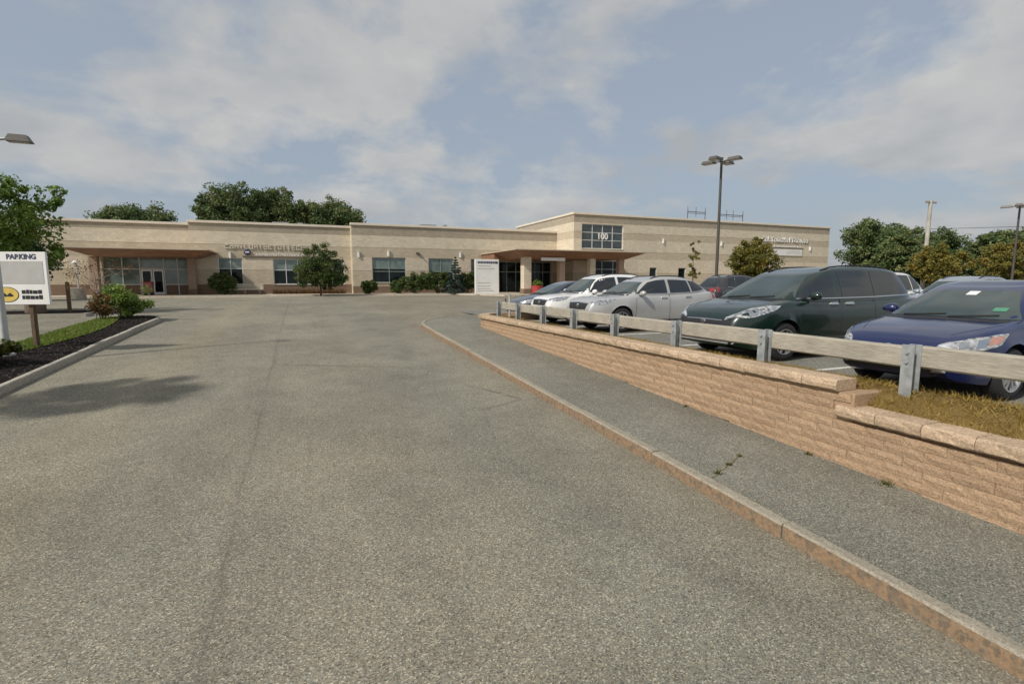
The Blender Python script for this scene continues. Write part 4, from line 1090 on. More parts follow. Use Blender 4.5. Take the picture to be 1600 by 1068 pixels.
# ---- cores and roofs
m = MB(); m.box(-22.9, -9.2, 56.6, 74, B0, 7.2).box(-9.2, 5.2, 56.4, 74, B0, 7.4).box(5.31, 27.88, 55.4, 74, B0, 7.6).box(28.3, 67.8, 51.6, 74, B0, 9.2); part(m, 'core_wall', M_band_d)
m = MB(); m.box(-22.9, -9.2, 55.9, 73.9, 7.21, 7.3).box(-9.2, 5.2, 55.4, 73.9, 7.41, 7.5).box(5.31, 27.88, 54.4, 73.9, 7.61, 7.7).box(28.3, 67.8, 50.4, 73.9, 9.21, 9.3); part(m, 'roof', M_roofing)
# ---- windows
window(-6.95, -4.9, 2.25, 4.72, 55.0, 2, 2, [2.32, 3.72, 4.65])
window(-2.3, 4.25, 2.25, 4.72, 55.0, 6, 2, [2.32, 3.62, 4.65])
window(6.9, 10.3, 2.42, 4.95, 54, 2, 2, [2.49, 3.55, 3.85, 4.88], M_greenalu)
window(12.7, 15.4, 2.42, 4.95, 54, 2, 2, [2.49, 3.55, 4.88], M_greenalu)
window(17.4, 18.9, 2.42, 4.95, 54, 1, 2, [2.49, 3.55, 4.88], M_greenalu)
M_glasst = glass('tower_glass', (.03, .042, .044), .06, (.06, .075, .072))
tw = window(28.9, 34.3, 6.15, 8.85, TY, 4, 3, None, M_alu, M_glasst, M_glasst)
window(30.1, 34.6, 2.2, 4.85, TY, 3, 2, [2.27, 3.9, 4.78], M_alu, M_glassd, M_glassd)
window(38.1, 39.1, 2.6, 4.15, TY, 1, 1, None, M_greenalu)
window(42.3, 43.4, 2.6, 4.15, TY, 1, 1, None, M_greenalu)
o = link('number', text_mesh('100', .95, .03, M_white, .012), tw, (31.6, TY + .06, 7.5), (math.pi / 2, 0, 0))
M_capwhite = plain('door_white', (.88, .88, .86), .4, 0, .03)
# storefront one
sf = MB(); y0, y1 = 55.62, 55.72
bars = [-15.9, -14.5, -13.2, -11.35, -10.3, -9.3]
for x in bars: sf.box(x - .045, x + .045, y0, y1, B0, 4.72)
for z in (2.25, 3.62): sf.box(-15.9, -13.25, y0 + .005, y1, z - .04, z + .04).box(-11.3, -9.3, y0 + .005, y1, z - .04, z + .04)
sf.box(-13.2, -11.35, y0 + .005, y1, 3.6, 3.72).box(-15.9, -9.3, y0 + .007, y1, 4.64, 4.72)
sfo = part(sf, 'storefront', M_alu)
for a, b in zip(bars, bars[1:]):
    dr = a == -13.2
    for z0, z1, mt in (((3.72, 4.64, M_glassg),) if dr else ((2.29, 3.58, M_glassg), (3.66, 4.64, M_glassg))):
        sub(MB().box(a + .05, b - .05, y0 + .05, y0 + .06, z0, z1), 'pane', mt, sfo)
    if not dr: sub(MB().box(a + .05, b - .05, y0 - .02, y0 + .09, B0, 2.2), 'spandrel', M_brick, sfo)
for x0, x1, hs in ((-13.12, -12.30, 1), (-12.25, -11.43, -1)):
    d = MB(); d.box(x0, x0 + .10, y0 - .01, y1, FZ, 3.58).box(x1 - .10, x1, y0 - .01, y1, FZ, 3.58).box(x0 + .1, x1 - .1, y0 - .01, y1, 3.44, 3.58).box(x0 + .1, x1 - .1, y0 - .01, y1, FZ, FZ + .22)
    do = part(d, 'door', M_capwhite)
    sub(MB().box(x0 + .1, x1 - .1, y0 + .04, y0 + .05, FZ + .22, 3.44), 'pane', M_glassd, do)
    hx = x1 - .14 if hs > 0 else x0 + .14
    sub(MB().tube([(hx, y0 - .06, FZ + .85), (hx, y0 - .06, FZ + 1.35)], .018, 6), 'handle', M_chrome, do)
# main entrance glazing
sf = MB(); y0, y1 = 54.2, 54.3; bars = [20.6, 21.7, 22.8, 24.0, 25.2, 26.2, 27.2]
for x in bars: sf.box(x - .04, x + .04, y0, y1, B0, 4.75)
sf.box(20.6, 27.2, y0 + .005, y1, 3.55, 3.65).box(20.6, 27.2, y0 + .005, y1, 4.67, 4.75)
sfo = part(sf, 'storefront', M_greenalu)
for a, b in zip(bars, bars[1:]):
    for z0, z1 in ((FZ, 3.55), (3.65, 4.67)): sub(MB().box(a + .04, b - .04, y0 + .05, y0 + .06, z0 + .002, z1 - .002), 'pane', M_glassd, sfo)
# canopies
def canopy(x0, x1, y0, y1, zt, ins, drop, name='canopy'):
    m = MB(); m.bbox(x0, x1, y0, y1, zt - .10, zt, .01); c = part(m, name, M_fascia)
    sub(MB().frustum((x0 + ins, x1 - ins, y0 + ins, y1 - .05), zt - .10 - drop, (x0 + .03, x1 - .03, y0 + .03, y1 - .02), zt - .102), 'soffit', M_soffit, c)
    return c
canopy(-16.9, -6.95, 49.9, 55.45, 5.20, 1.35, .50)
canopy(18.45, 33.0, 43.9, 49.95, 5.52, 1.5, .62)
m = MB(); m.bbox(18.47, 27.85, 49.96, 53.95, 5.42, 5.52, .01); part(m, 'canopy_link', M_fascia)
m = MB(); m.box(18.6, 27.8, 49.96, 53.9, 4.78, 5.41); part(m, 'canopy_link_soffit', M_soffit)
for x, y, w_, zt, mt in ((-9.0, 54.6, .62, 4.66, M_colbrick), (-16.2, 54.6, .62, 4.66, M_colbrick), (20.3, 45.7, .80, 4.86, M_band_p), (24.1, 45.7, .62, 4.86, M_colbrick), (27.6, 45.7, .62, 4.86, M_band_p), (31.2, 45.9, .62, 4.86, M_colbrick)):
    m = MB(); m.bbox(x - w_ / 2, x + w_ / 2, y - w_ / 2, y + w_ / 2, FZ - .05, zt, .015); c = part(m, 'column', mt)
    sub(MB().bbox(x - w_ / 2 - .05, x + w_ / 2 + .05, y - w_ / 2 - .05, y + w_ / 2 + .05, FZ - .04, FZ + .5, .02), 'plinth', M_brick, c)
m = MB(); m.box(19.4, 20.5, 53.4, 53.96, B0, 4.7); part(m, 'return_wall', M_brick)
m = MB(); m.bbox(21.6, 24.2, 45.0, 45.1, 4.52, 4.82, .01); sg = part(m, 'entrance_sign', M_white)
# wall lamps
for x, y, z in ((-5.9, 55, 4.95), (8.55, 54, 5.35), (16.2, 54, 5.35), (39.9, TY, 7.25), (48.8, TY, 7.2), (64.5, TY, 6.95), (5.6, 54, 5.2)):
    m = MB(); m.bbox(x - .09, x + .09, y - .16, y + .01, z - .28, z + .28, .03); l_ = part(m, 'wall_lamp', M_white)
    sub(MB().box(x - .11, x + .11, y - .17, y + .01, z + .281, z + .32), 'lamp_cap', M_alu, l_)
m = MB(); m.bbox(11.4, 11.7, 53.8, 53.99, 5.35, 5.55, .02).tube([(11.62, 53.85, 5.42), (11.72, 53.68, 5.34)], .08, 8); part(m, 'flood_lamp', M_pole)
# facade lettering (strokes only: it is not legible in the photograph)
root = part(MB().bbox(-4.9, .7, 54.86, 54.98, 4.86, 4.95, .01), 'sign_raceway', M_letter)
glyphs(root, 'letter', 'ConiLUHIoETUIIECo', -6.3, 54.98, 5.58, .40, .41, M_palelet, .07)
glyphs(root, 'letter', 'nonoinoTnoinonon', -3.7, 54.9, 4.97, .30, .265, M_white, .05)
sub(MB().lathe([(0, -.06), (.26, -.06), (.30, -.03), (.30, .04)], 20, 'y', (-4.45, 54.92, 5.28)), 'logo_disc', M_navy, root)
sub(MB().box(-4.62, -4.28, 54.83, 54.86, 5.22, 5.34), 'logo_bar', M_white, root)
root = part(MB().bbox(56.6, 63.2, 49.9, 49.985, 6.92, 7.02, .01), 'sign_raceway', M_letter)
glyphs(root, 'letter', 'CoLTnOoHnITonino', 55.6, 49.98, 7.70, .62, .53, M_white, .08)
glyphs(root, 'letter', 'niononinonoin', 57.2, 49.9, 7.03, .36, .42, M_white, .05)
sub(MB().bbox(57.6, 63.0, 49.9, 49.98, 5.95, 6.75, .01), 'sign_panel', M_white, root)
for zz, a, b in ((6.5, 60.4, 62.6), (6.25, 60.0, 62.8)): sub(MB().box(a, b, 49.893, 49.899, zz, zz + .07), 'print', M_signgrey, root)
# roof plant
for x, y, sx, sy, h, zr in ((-1.6, 62, 1.6, 1.5, 1.35, 7.5), (.4, 63, .5, .5, 1.5, 7.5), (14.0, 60, 1.9, 1.6, 1.35, 7.7), (16.3, 60.5, .45, .45, 1.5, 7.7)):
    m = MB(); m.bbox(x - sx / 2, x + sx / 2, y - sy / 2, y + sy / 2, zr, zr + h, .04); u_ = part(m, 'roof_unit', M_steel)
    for k in range(4): sub(MB().box(x - sx * .42, x + sx * .42, y - sy / 2 - .02, y - sy / 2 - .002, zr + .25 + k * .2, zr + .33 + k * .2), 'louver', M_letter, u_)
def frame(x0, x1, y, z0, z1, extra):
    m = MB()
    for x in (x0, x1): m.tube([(x, y, z0), (x, y, z1)], .05, 6)
    m.tube([(x0, y, z1 - .25), (x1, y, z1 - .25)], .05, 6).tube([(x0, y, z1 - .45), (x1, y, z1 - .45)], .03, 6)
    for x in extra: m.tube([(x, y, z1 - .9), (x, y, z1 + .4)], .035, 6)
    part(m, 'antenna_frame', M_pole)
frame(48.6, 51.6, 56, 9.3, 12.1, (48.6, 50.0, 51.6)); frame(54.2, 58.4, 56, 9.3, 12.0, (55.4, 56.6, 58.4))

# ------------------------------------------------------------ things by the building
py = tag(empty('pylon_sign', (16.6, 46.6, rz_(46.6))), 'tall white directory sign panel standing before the hedge', 'sign')
MB().bbox(-1.2, 1.2, -.12, .12, .12, 3.42, .02).build('panel', M_white, py)
MB().bbox(-1.1, 1.1, -.25, .25, -.05, .14, .02).build('base', M_conc, py)
rp = random.Random(4)
hd = MB(); x = -.95
while x < .85:
    w_ = rp.uniform(.10, .18); hd.box(x, x + w_, -.128, -.1205, 3.02, 3.22); x += w_ + .035
hd.build('heading_print', M_navy, py)
MB().lathe([(0, -.008), (.12, -.008), (.12, 0)], 16, 'y', (.98, -.1215, 3.12)).build('logo', M_navy, py)
for z in (2.75, 2.5, 1.15, .85, .6, .4):
    m = MB(); x = -.95; e = rp.uniform(.1, .8)
    while x < e:
        w_ = rp.uniform(.05, .16); m.box(x, x + w_, -.127, -.1205, z, z + .075); x += w_ + .03
    m.build('line_print', M_signgrey, py)
def pot(name, loc, r, h, mat, label, cat, leaf=None):
    t = tag(empty(name, loc), label, cat)
    MB().lathe([(0, 0), (r * .72, 0), (r * .8, .03), (r, h - .06), (r * 1.06, h - .05), (r * 1.06, h), (r * .92, h), (r * .9, h - .08), (0, h - .08)], 18).build('tub', mat, t, smooth=40)
    return t

# ------------------------------------------------------------ plants
def leaf_cloud(centres, radii, per, size, r, flat=.8):
    """leaf quads gathered in clumps; returns verts, faces, tint"""
    C = np.repeat(np.asarray(centres), per, 0); Rr = np.repeat(np.asarray(radii), per)
    n = len(C)
    d = r.normal(0, 1, (n, 3)); d /= np.linalg.norm(d, axis=1)[:, None]
    p = C + d * (Rr * r.random(n) ** .45)[:, None] * np.array([1, 1, flat])
    nrm = d * .6 + r.normal(0, .7, (n, 3)) + np.array([0, 0, .4]); nrm /= np.linalg.norm(nrm, axis=1)[:, None]
    a = np.cross(nrm, r.normal(0, 1, (n, 3))); a /= np.linalg.norm(a, axis=1)[:, None]; b = np.cross(nrm, a)
    s = (size * r.uniform(.6, 1.35, n))[:, None]
    v = np.stack([p - a * s, p + b * s * .55 - a * s * .1, p + a * s, p - b * s * .55 - a * s * .1], 1).reshape(-1, 3)
    clump = np.repeat(r.beta(2.2, 2.2, len(centres)), per)
    tint = np.clip(.62 * clump + .38 * r.random(n), 0, 1)
    return v, np.arange(4 * n).reshape(n, 4), tint
def crown_pts(ells, n, r, inner=.35):
    out = []; rad = []
    vol = np.array([a * b * c for _, (a, b, c) in ells]); vol = vol / vol.sum()
    for (c, ab), f in zip(ells, vol):
        k = max(3, int(n * f)); d = r.normal(0, 1, (k, 3)); d /= np.linalg.norm(d, axis=1)[:, None]
        q = (inner + (1 - inner) * r.random(k) ** .5) * r.uniform(.82, 1.08, k)
        out.append(np.array(c) + d * q[:, None] * np.array(ab)); rad += [min(ab)] * k
    return np.concatenate(out), np.array(rad)
def tree(name, label, loc, ells, lmat, n=90, per=60, size=.10, clump=.28, trunk=.12, bark=None, seed=0, group=None, cat='tree', th=None, limbs=7, inner=.35):
    r = np.random.default_rng(seed); rn = random.Random(seed)
    t = tag(empty(name, loc), label, cat, group)
    n = int(n * 1.35); per = int(per * 1.5); size = size * .70
    C, rad = crown_pts(ells, n, r, inner)
    v, f, ti = leaf_cloud(C, rad * clump * r.uniform(.6, 1.3, len(C)), per, size, r)
    link('crown', np_mesh('crown', v, f, lmat, ti), t)
    zt = th or (ells[0][0][2])
    m = MB(); c0 = ells[0][0]
    bend = (rn.uniform(-.1, .1), rn.uniform(-.1, .1))
    mid_ = (c0[0] * .35 + bend[0], c0[1] * .35 + bend[1], zt * .5)
    m.tube([(0, 0, -.15), (0, 0, .15), mid_, (c0[0] * .8, c0[1] * .8, zt)], [trunk * 1.5, trunk, trunk * .75, trunk * .3], 8)
    for k in rn.sample(range(len(C)), min(limbs, len(C))):
        b = Vector(mid_).lerp(Vector((c0[0] * .8, c0[1] * .8, zt)), rn.uniform(0, .8)); e = Vector(C[k]); mm_ = b.lerp(e, .5) + Vector((0, 0, .1 * (e - b).length))
        m.tube([b, mm_, e], [trunk * .4, trunk * .26, trunk * .08], 5)
    m.build('trunk', bark or M_bark, t, smooth=60)
    return t
def shrub(name, label, loc, ells, lmat, n=50, per=60, size=.06, clump=.35, seed=0, group=None, cat='shrub', stems=6):
    r = np.random.default_rng(seed); rn = random.Random(seed)
    t = tag(empty(name, loc), label, cat, group)
    C, rad = crown_pts(ells, n, r, .2); C[:, 2] = np.maximum(C[:, 2], .08)
    v, f, ti = leaf_cloud(C, rad * clump, per, size, r); v[:, 2] = np.maximum(v[:, 2], .0)
    link('foliage', np_mesh('foliage', v, f, lmat, ti), t)
    m = MB()
    for k in rn.sample(range(len(C)), min(stems, len(C))):
        e = Vector(C[k]); m.tube([(e.x * .1, e.y * .1, -.08), (e.x * .5, e.y * .5, e.z * .6), e], [.022, .016, .006], 5)
    m.build('stem', M_bark, t)
    return t
# left side
tree('leafy_tree', 'leafy green tree behind the parking sign at the left edge', (-12.3, 27.6, rz_(27.6) + .1), [((.2, 0, 3.9), (2.9, 2.5, 1.75)), ((2.1, -.2, 4.4), (1.6, 1.3, .9)), ((-.4, 0, 5.0), (1.7, 1.6, .9)), ((2.0, 0, 3.0), (1.7, 1.2, 1.0))], L_green, 125, 60, .13, .30, .13, seed=1)
tree('small_tree', 'small tree on the left island casting its shade on the drive', (-6.3, 9.9, islz(-6.3, 9.9) - .03), [((-.2, 0, 3.0), (1.2, 1.35, 1.0)), ((.2, .5, 2.6), (.8, .9, .6))], L_green, 60, 70, .09, .32, .07, seed=2)
dk = 'dark trees beside the first entrance'
tree('dark_tree', 'dark green tree just left of the brown entrance canopy', (-17.6, 45.5, rz_(45.5)), [((0, 0, 2.6), (1.9, 1.8, 1.7)), ((.2, 0, 3.6), (1.2, 1.2, .9))], L_dark, 90, 60, .15, .32, .12, seed=3, group=dk)
tree('dark_tree', 'dark green tree behind the parking sign panel, left of the other dark tree', (-20.6, 44.2, rz_(44.2)), [((0, 0, 2.7), (2.2, 1.9, 1.9)), ((-.2, 0, 4.0), (1.4, 1.3, 1.0))], L_dark, 100, 60, .15, .32, .13, seed=4, group=dk)
tree('dark_tree', 'dark green tree at the far left edge beyond the sign', (-24.6, 46.5, rz_(46.5)), [((0, 0, 3.3), (2.6, 2.2, 2.4)), ((0, 0, 5.0), (1.6, 1.6, 1.2))], L_dark, 110, 60, .17, .32, .15, seed=5, group=dk)
tree('sapling', 'sparse reddish sapling with a pale trunk at the island tip', (-7.6, 25.3, rz_(25.3)), [((.1, 0, 1.75), (1.15, 1.0, .75)), ((.5, 0, 1.1), (1.0, .8, .3))], L_red, 24, 16, .05, .40, .03, M_palebark, seed=6, limbs=20)
shrub('shrub', 'rounded green shrub on the mulch at the tip of the left island', (-6.15, 23.3, islz(-6.1, 23.2) - .01), [((0, 0, .72), (.9, .75, .68)), ((.2, .1, .5), (.75, .7, .5))], L_green, 80, 90, .045, .36, seed=7)
shrub('shrub', 'rust and gold leaved shrub beside the island-tip shrub', (-6.55, 22.4, islz(-6.5, 22.4) - .01), [((0, 0, .55), (.45, .4, .45))], L_red, 24, 36, .05, .4, seed=17)
shrub('shrub', 'yellow green bush with orange tips at the lower left edge', (-6.15, 13.65, islz(-6.1, 13.6) - .01), [((0, 0, .36), (.65, .6, .36)), ((-.3, .2, .42), (.5, .5, .34))], L_bush, 60, 70, .045, .38, seed=8)
# by the building
tree('ornamental_tree', 'dense green tree in front of the long row of windows', (1.75, 49.6, rz_(49.6)), [((0, 0, 2.3), (2.3, 1.7, 1.4)), ((.0, 0, 3.5), (1.5, 1.2, 1.3)), ((.4, 0, 1.5), (2.4, 1.6, .8))], L_hedge, 190, 60, .10, .32, .09, seed=9)
hedges = 'shrubs along the building front'
for i, (x, y, w_, h, lab, lm) in enumerate((
        (10.7, 51.6, 1.6, 2.15, 'rounded hedge shrub at the left end of the hedge', L_hedge),
        (13.0, 51.6, 1.7, 2.35, 'tall clipped hedge shrub left of the blue spruce', L_hedge),
        (16.6, 51.8, 1.9, 2.25, 'clipped hedge shrub between the blue spruce and the white panel sign', L_hedge),
        (9.0, 51.8, .7, 1.3, 'low shrub under the two-pane window', L_hedge),
        (6.3, 52.0, .75, 1.35, 'upright dark shrub beside the corner where the facade steps forward', L_hedge),
        (-6.3, 52.4, 1.15, 2.0, 'rounded dark shrub under the small window by the first canopy', L_hedge))):
    shrub('hedge_shrub', lab, (x, y, FZ), [((0, 0, h * .5), (w_, .8, h * .5)), ((w_ * .35, 0, h * .58), (w_ * .65, .7, h * .40)), ((-w_ * .4, 0, h * .55), (w_ * .6, .7, h * .42))], lm, 130, 60, .07, .36, seed=30 + i, group=hedges)
# blue spruce: tiers of drooping branches
def spruce(loc, H, rb, seed):
    t = tag(empty('spruce_tree', loc), 'small blue spruce rising above the hedge', 'tree'); r = np.random.default_rng(seed); C = []; Q = []
    for k in range(15):
        f = k / 14; z = .25 + f * (H - .35); rad = rb * (1 - f) ** .85 + .05; n = int(6 + 16 * (1 - f))
        for j in range(n):
            a = r.uniform(0, 6.28); q = rad * r.uniform(.35, 1.05); C.append((q * math.cos(a), q * math.sin(a), z - q * .22)); Q.append(.16 * (1 - f) + .07)
    v, f, ti = leaf_cloud(C, np.array(Q) * 1.35, 46, .06, r, .6); link('crown', np_mesh('crown', v, f, L_spruce, ti), t)
    MB().tube([(0, 0, -.1), (0, 0, H * .95)], [.08, .015], 7).build('trunk', M_bark, t)
spruce((14.75, 50.9, FZ), 3.7, 1.25, 5)
# right lot trees
tree('yellow_tree', 'rounded yellow green tree in front of the right wall lettering', (33.2, 30.6, rz_(30.6)), [((0, 0, 3.0), (2.1, 1.9, 1.55)), ((.1, 0, 3.9), (1.3, 1.2, 1.0)), ((-.3, 0, 2.2), (1.9, 1.6, .7))], L_yellow, 130, 60, .12, .26, .09, seed=40, limbs=12)
tree('thin_tree', 'thin sparse young tree against the tan wall', (26.9, 30.2, rz_(30.2)), [((0, 0, 2.6), (.5, .5, 1.4)), ((.2, 0, 3.9), (.4, .4, .7))], L_yellow, 22, 30, .09, .30, .06, seed=41)
aut = 'small autumn trees along the far side of the lot'
for i, (x, y, s, mat, lab) in enumerate((
        (59, 31.5, 1.0, L_autumn, 'golden autumn tree just right of the building end'),
        (66, 29.0, 1.1, L_autumn, 'rust and gold autumn tree left of the pale utility pole'),
        (70.5, 27.0, 1.15, L_autumn, 'rust and gold autumn tree right of the pale utility pole'),
        (74, 23.0, 1.15, L_yellow, 'olive yellow tree between the utility pole and the right lamp pole'),
        (71, 18.5, 1.05, L_autumn, 'orange tinged tree at the foot of the right lamp pole'),
        (72, 14.5, 1.1, L_yellow, 'golden tree at the right edge of the lot'))):
    tree('autumn_tree', lab, (x, y, rz_(y) - .06), [((0, 0, 3.0 * s), (2.9 * s, 2.4 * s, 1.7 * s)), ((.3, 0, 4.0 * s), (1.8 * s, 1.6 * s, 1.1 * s)), ((-.4, 0, 1.9 * s), (2.6 * s, 2.2 * s, .9 * s))], mat, 110, 50, .19, .28, .12, seed=50 + i, group=aut)
far = 'tall dark trees beyond the lot'
for i, (x, y, H, w_, lab) in enumerate((
        (82, 52, 11.5, 6.0, 'tallest dark tree standing beside the right end of the building'),
        (93, 51, 10.4, 6.0, 'dark tree between the tallest tree and the utility pole'),
        (84, 38, 8.2, 4.5, 'dark tree directly behind the pale utility pole'),
        (98, 40, 9.6, 5.0, 'dark tree with a pointed top right of the utility pole'),
        (97, 31, 7.6, 5.0, 'low dark tree between utility pole and right lamp pole'),
        (100, 24.5, 8.2, 5.5, 'dark tree behind the right lamp pole'),
        (98, 16, 8.8, 6.0, 'dark tree at the right edge beyond the lot'),
        (75, 44, 7.8, 4.2, 'lower dark tree filling the gap next to the building end'),
        (106, 46, 9.0, 6.5, 'dark tree far behind the rust coloured trees'),
        (108, 33, 8.4, 6.5, 'distant dark tree behind the olive yellow tree'),
        (108, 22, 8.2, 6.5, 'distant dark tree left of the right edge'))):
    z = rz_(50) - .06
    tree('far_tree', lab, (x, y, z), [((0, 0, H * .55), (w_, w_ * .8, H * .38)), ((-w_ * .35, 0, H * .7), (w_ * .55, w_ * .5, H * .26)), ((w_ * .4, 0, H * .62), (w_ * .6, w_ * .5, H * .24)), ((0, 0, H * .25), (w_ * .95, w_ * .8, H * .26))], L_far, 260, 55, .28, .24, .25, seed=60 + i, group=far)
back = 'big trees behind the building'
for i, (x, y, H, w_, lab) in enumerate((
        (-21.8, 92, 12.9, 6.3, 'low dark crown peeking over the left wing of the roof'),
        (-9.0, 92, 16.9, 5.6, 'broad dark crown above the first roof, left of the other two'),
        (-2.8, 94, 16.9, 5.0, 'tall dark crown in the middle of the three behind the roof'),
        (5.2, 94, 16.0, 6.2, 'dark crown with reddish right edge behind the roof unit'))):
    tree('back_tree', lab, (x, y, rz_(50) - .06), [((0, 0, H * .62), (w_, w_ * .8, H * .36)), ((-w_ * .4, 0, H * .68), (w_ * .6, w_ * .5, H * .24)), ((w_ * .4, 0, H * .66), (w_ * .6, w_ * .5, H * .22))], L_far, 340, 60, .27, .22, .35, seed=80 + i, group=back)

# ------------------------------------------------------------ lamps, poles, signs
def lot_lamp(loc, H, label, angs):
    t = tag(empty('lamp_pole', loc), label, 'street lamp', 'tall lamp poles in the lot')
    MB().lathe([(0, -.1), (.32, -.1), (.32, .7), (.28, .76), (0, .76)], 16).build('concrete_base', M_conc, t, smooth=40)
    MB().tube([(0, 0, .76), (0, 0, H)], [.095, .065], 10).build('pole', M_pole, t, smooth=50)
    MB().tube([(0, 0, H), (0, 0, H + .12)], .09, 10).build('cap', M_pole, t)
    for a in angs:
        c, s = math.cos(a), math.sin(a)
        h = MB(); h.tube([(0, 0, 0), (.42, 0, .06)], .035, 6)
        h.frustum((.40, 1.12, -.25, .25), .0, (.46, 1.04, -.19, .19), .16)
        ho = h.build('lamp_head', M_pole, t, (0, 0, H - .12), rot=(0, 0, a))
        MB().box(.48, 1.04, -.19, .19, -.012, -.002).build('lens', M_lens, ho)
lot_lamp((22.4, 23.2, rz_(23.2) + .004), 8.35, 'tall four-headed lamp pole rising in front of the tan building', (R(20), R(110), R(200), R(290)))
lot_lamp((52.2, 22.7, rz_(22.7)), 7.45, 'four-headed lamp pole at the right edge above the trees', (R(20), R(110), R(200), R(290)))
t = tag(empty('street_lamp', (-6.17, 14.9, islz(-6.17, 14.9) - .01)), 'pale street lamp pole at the left edge beside the parking sign', 'street lamp')
MB().lathe([(0, -.1), (.16, -.1), (.16, .06), (.09, .1), (.075, .1)], 14).build('base', M_palepole, t, smooth=40)
MB().tube([(0, 0, .05), (0, 0, 4.55)], [.075, .05], 12).build('pole', M_palepole, t, smooth=50)
MB().tube([(0, 0, 4.5), (.18, .03, 4.72), (.45, .04, 4.76)], [.04, .035, .03], 8).build('arm', M_galv, t, smooth=60)
hd = MB(); hd.frustum((.40, .84, -.10, .16), 4.70, (.46, .76, -.05, .11), 4.85); ho = hd.build('lamp_head', M_pole, t)
MB().box(.46, .80, -.06, .12, 4.688, 4.699).build('lens', M_lens, ho)
# utility pole with wires
t = tag(empty('utility_pole', (61.2, 34, rz_(34))), 'pale weathered utility pole with a short crossarm over the autumn trees', 'utility pole')
MB().tube([(0, 0, -.3), (.05, 0, 5), (.1, 0, 9.7)], [.23, .20, .17], 10).build('pole', M_weathered, t, smooth=50)
MB().bbox(-.85, 1.05, -.07, .07, 9.45, 9.6, .01).build('crossarm', M_wood, t)
for x in (-.7, -.2, .45, .9): MB().lathe([(0, 9.6), (.05, 9.6), (.07, 9.68), (.05, 9.78), (0, 9.8)], 8, 'z', (x, 0, 0)).build('insulator', M_steel, t)
def wire(a, b, sag, label):
    a, b = Vector(a), Vector(b); pts = []
    for i in range(13):
        f = i / 12; p = a.lerp(b, f); p.z -= sag * 4 * f * (1 - f); pts.append(p - a)
    o = MB().tube(pts, .022, 5).build('overhead_wire', M_black, None, a); tag(o, label, 'wire', 'overhead wires')
wire((61.4, 34, 8.0), (100, -6, 9.2), .5, 'lower overhead wire running right from the utility pole')
# parking sign
# (panel faces the drive; the emblem and two lines of small print below are drawn only as their shapes)
sg = tag(empty('parking_sign', (-6.25, 16.05, islz(-6.25, 16.05) - .01), R(-20)), 'white parking sign with grey panel and yellow oval on a brown timber post', 'sign')
W2, Z0, Z1 = .68, 1.06, 2.32
MB().bbox(-W2, W2, -.03, .03, Z0, Z1, .006).build('panel', M_white, sg)
MB().bbox(.12, .22, .032, .13, -.12, Z1 - .1, .008).build('post', M_woodpost, sg)
MB().box(-.56, .60, -.036, -.0305, 1.56, 2.10).build('grey_panel', M_signgrey, sg)
link('heading', text_mesh('PARKING', .165, .003, M_navy, .006), sg, (.12, -.033, 2.20), (math.pi / 2, 0, 0))
lg = MB()
for a0, a1 in ((.5, 2.5), (2.7, 4.6), (4.8, 6.5)):
    for k in range(5):
        t0 = a0 + (a1 - a0) * k / 5; t1 = a0 + (a1 - a0) * (k + 1) / 5
        q = [(-.53 + r_ * math.cos(t_), -.0365, 2.20 + r_ * math.sin(t_)) for r_, t_ in ((.055, t0), (.10, t0), (.10, t1), (.055, t1))]
        lg.add(q + [(x, -.0305, z) for x, y, z in q], [(0, 1, 2, 3), (0, 4, 5, 1), (1, 5, 6, 2), (2, 6, 7, 3), (3, 7, 4, 0)])
lg.build('logo', M_navy, sg)
def oval(rx, rz_o, cx, cz, y, mat, nm, n=28):
    m = MB(); v = [(cx + rx * math.cos(6.2832 * k / n), y, cz + rz_o * math.sin(6.2832 * k / n)) for k in range(n)]
    m.add(v + [(a, y + .004, c) for a, b, c in v], [tuple(range(n))] + [(k, (k + 1) % n, n + (k + 1) % n, n + k) for k in range(n)]); return m.build(nm, mat, sg)
oval(.27, .185, -.29, 1.30, -.0345, M_black, 'emblem_ring'); oval(.255, .17, -.29, 1.30, -.0385, M_yellow, 'emblem')
for cx in (-.36, -.22):
    m = MB(); m.prism([(cx - .09, 1.26), (cx - .05, 1.31), (cx, 1.345), (cx + .045, 1.31), (cx + .085, 1.26), (cx, 1.25)], -.0425, -.0386); m.build('emblem_mark', M_black, sg)
rp = random.Random(9)
for z in (1.32, 1.19):
    m = MB(); x = .05
    while x < .50:
        w_ = rp.uniform(.06, .11); m.box(x, x + w_, -.036, -.0305, z, z + rp.uniform(.08, .10))
        x += w_ + .016
    m.build('print_line', M_black, sg)
# second island: aggregate bin, post; pedestal lamp and red bin at the first entrance
t = tag(empty('litter_bin', (-10.1, 27.0, rz_(27.8) + .09)), 'squat brown aggregate litter bin on the mulch behind the sign', 'bin')
MB().lathe([(0, 0), (.30, 0), (.34, .05), (.34, .72), (.30, .76), (0, .76)], 20).build('drum', M_aggr, t, smooth=40)
MB().lathe([(.345, .76), (.36, .80), (.30, .88), (.12, .90), (.12, .86), (0, .86)], 20).build('lid', M_pole, t, smooth=40)
t = tag(empty('timber_post', (-9.05, 27.2, rz_(27.8) + .09)), 'bare brown timber post just right of the parking sign', 'post')
MB().bbox(-.06, .06, -.06, .06, -.1, 1.25, .012).build('shaft', M_woodpost, t); MB().frustum((-.062, .062, -.062, .062), 1.25, (-.01, .01, -.01, .01), 1.31).build('cap', M_woodpost, t)
t = tag(empty('pedestal_lamp', (-15.6, 48.6, rz_(48.6))), 'short lamp on a square concrete pedestal left of the first entrance', 'lamp')
MB().bbox(-.42, .42, -.42, .42, -.1, .85, .03).build('pedestal', M_conc, t)
MB().tube([(.1, 0, .85), (.1, 0, 2.7)], [.05, .04], 8).build('pole', M_palepole, t)
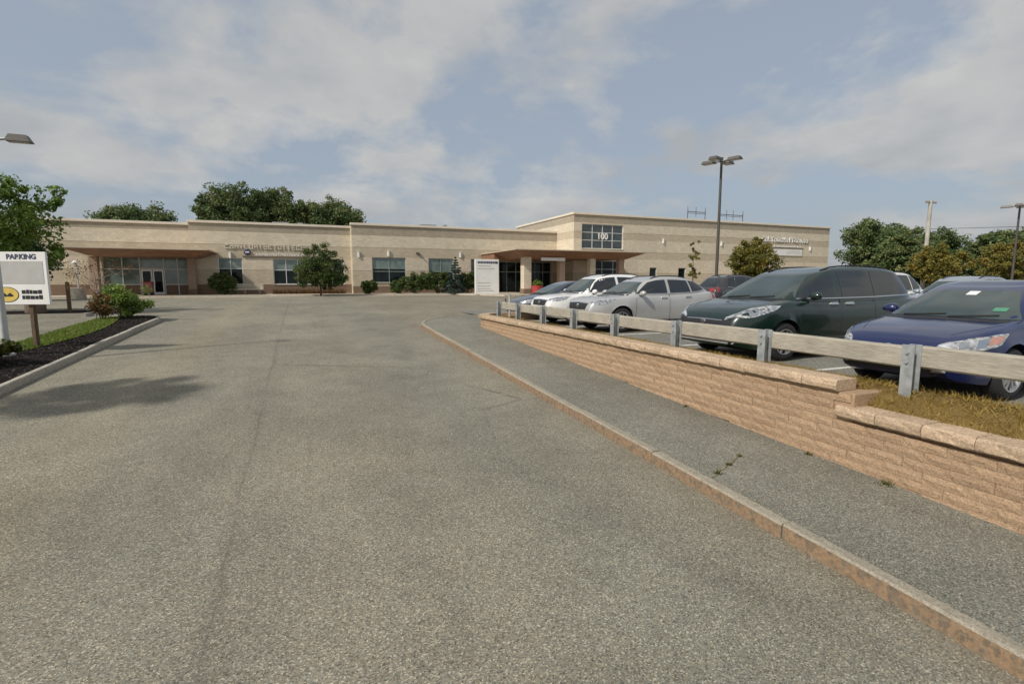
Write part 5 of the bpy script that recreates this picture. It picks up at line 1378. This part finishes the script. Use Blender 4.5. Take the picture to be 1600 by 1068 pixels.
MB().lathe([(0, 2.62), (.20, 2.66), (.22, 2.72), (.12, 2.86), (0, 2.9)], 14, 'z', (.02, 0, 0)).build('lamp_head', M_white, t, smooth=50)
t = tag(empty('red_cart', (-12.2, 53.6, FZ)), 'faded red cart standing before the double doors', 'cart')
MB().bbox(-.33, .33, -.35, .35, .22, 1.1, .05).build('bin_body', M_pinkred, t); MB().bbox(-.36, .36, -.38, .38, 1.102, 1.17, .03).build('lid', M_red, t)
for sx in (-.22, .22):
    MB().lathe([(0, -.05), (.11, -.05), (.11, .05), (0, .05)], 14, 'y', (sx, -.2, .11)).build('wheel', M_tyre, t); MB().lathe([(0, -.05), (.11, -.05), (.11, .05), (0, .05)], 14, 'y', (sx, .2, .11)).build('wheel', M_tyre, t)
MB().tube([(-.3, .33, .95), (-.3, .5, 1.08), (.3, .5, 1.08), (.3, .33, .95)], .02, 6).build('handle', M_black, t)
t = pot('red_planter', (20.9, 44.4, FZ), .55, .8, M_red, 'red tub planter with greenery beside the first porch column', 'planter')
r = np.random.default_rng(3); C, rad = crown_pts([((0, 0, 1.0), (.45, .45, .30))], 20, r); v, f, ti = leaf_cloud(C, rad * .5, 30, .08, r); v[:, 2] = np.maximum(v[:, 2], .74)
link('greenery', np_mesh('greenery', v, f, L_green, ti), t)
t = tag(empty('bench', (-4.6, 52.6, FZ)), 'pinkish stone bench on the walk under the small window', 'bench')
MB().bbox(-1.5, 1.5, -.3, .3, .42, .54, .02).build('seat', M_conc, t)
for x in (-1.2, 0, 1.2): MB().bbox(x - .12, x + .12, -.24, .24, 0, .419, .015).build('leg', M_aggr, t)
MB().bbox(-1.5, 1.5, .30, .38, .50, .95, .02).build('backrest', M_conc, t)
# a strip of low planting along the foot of the wall
def samp_strip(r_, n):
    x = r_.uniform(-2.4, 4.2, n); return np.stack([x, r_.uniform(53.6, 54.6, n), np.full(n, FZ)], 1)
o = blades('ground_cover', 2500, samp_strip, .15, .55, .03, L_red, 12, .35); tag(o, 'low rusty ground cover below the long window row', 'plants')
# mulch chips
def samp_isl(r_, n):
    y = r_.uniform(8, 23.8, n); hwv = np.where(y < 22.9, 1.0, np.sqrt(np.clip(1 - ((y - 22.9) / 1.5) ** 2, 0, 1)))
    x = -6 + hwv * r_.uniform(-.95, .95, n); return np.stack([x, y, road_z(y) + .128 + .07 * (1 - np.minimum(1, np.abs(x + 6)) ** 2)], 1)
o = blades('mulch_chips', 9000, samp_isl, .005, .03, .018, leafmat('chip', [(0, (.012, .010, .009)), (1, (.055, .042, .034))], .0), 13, 1.2); tag(o, 'dark bark mulch chips on the left island', 'mulch')
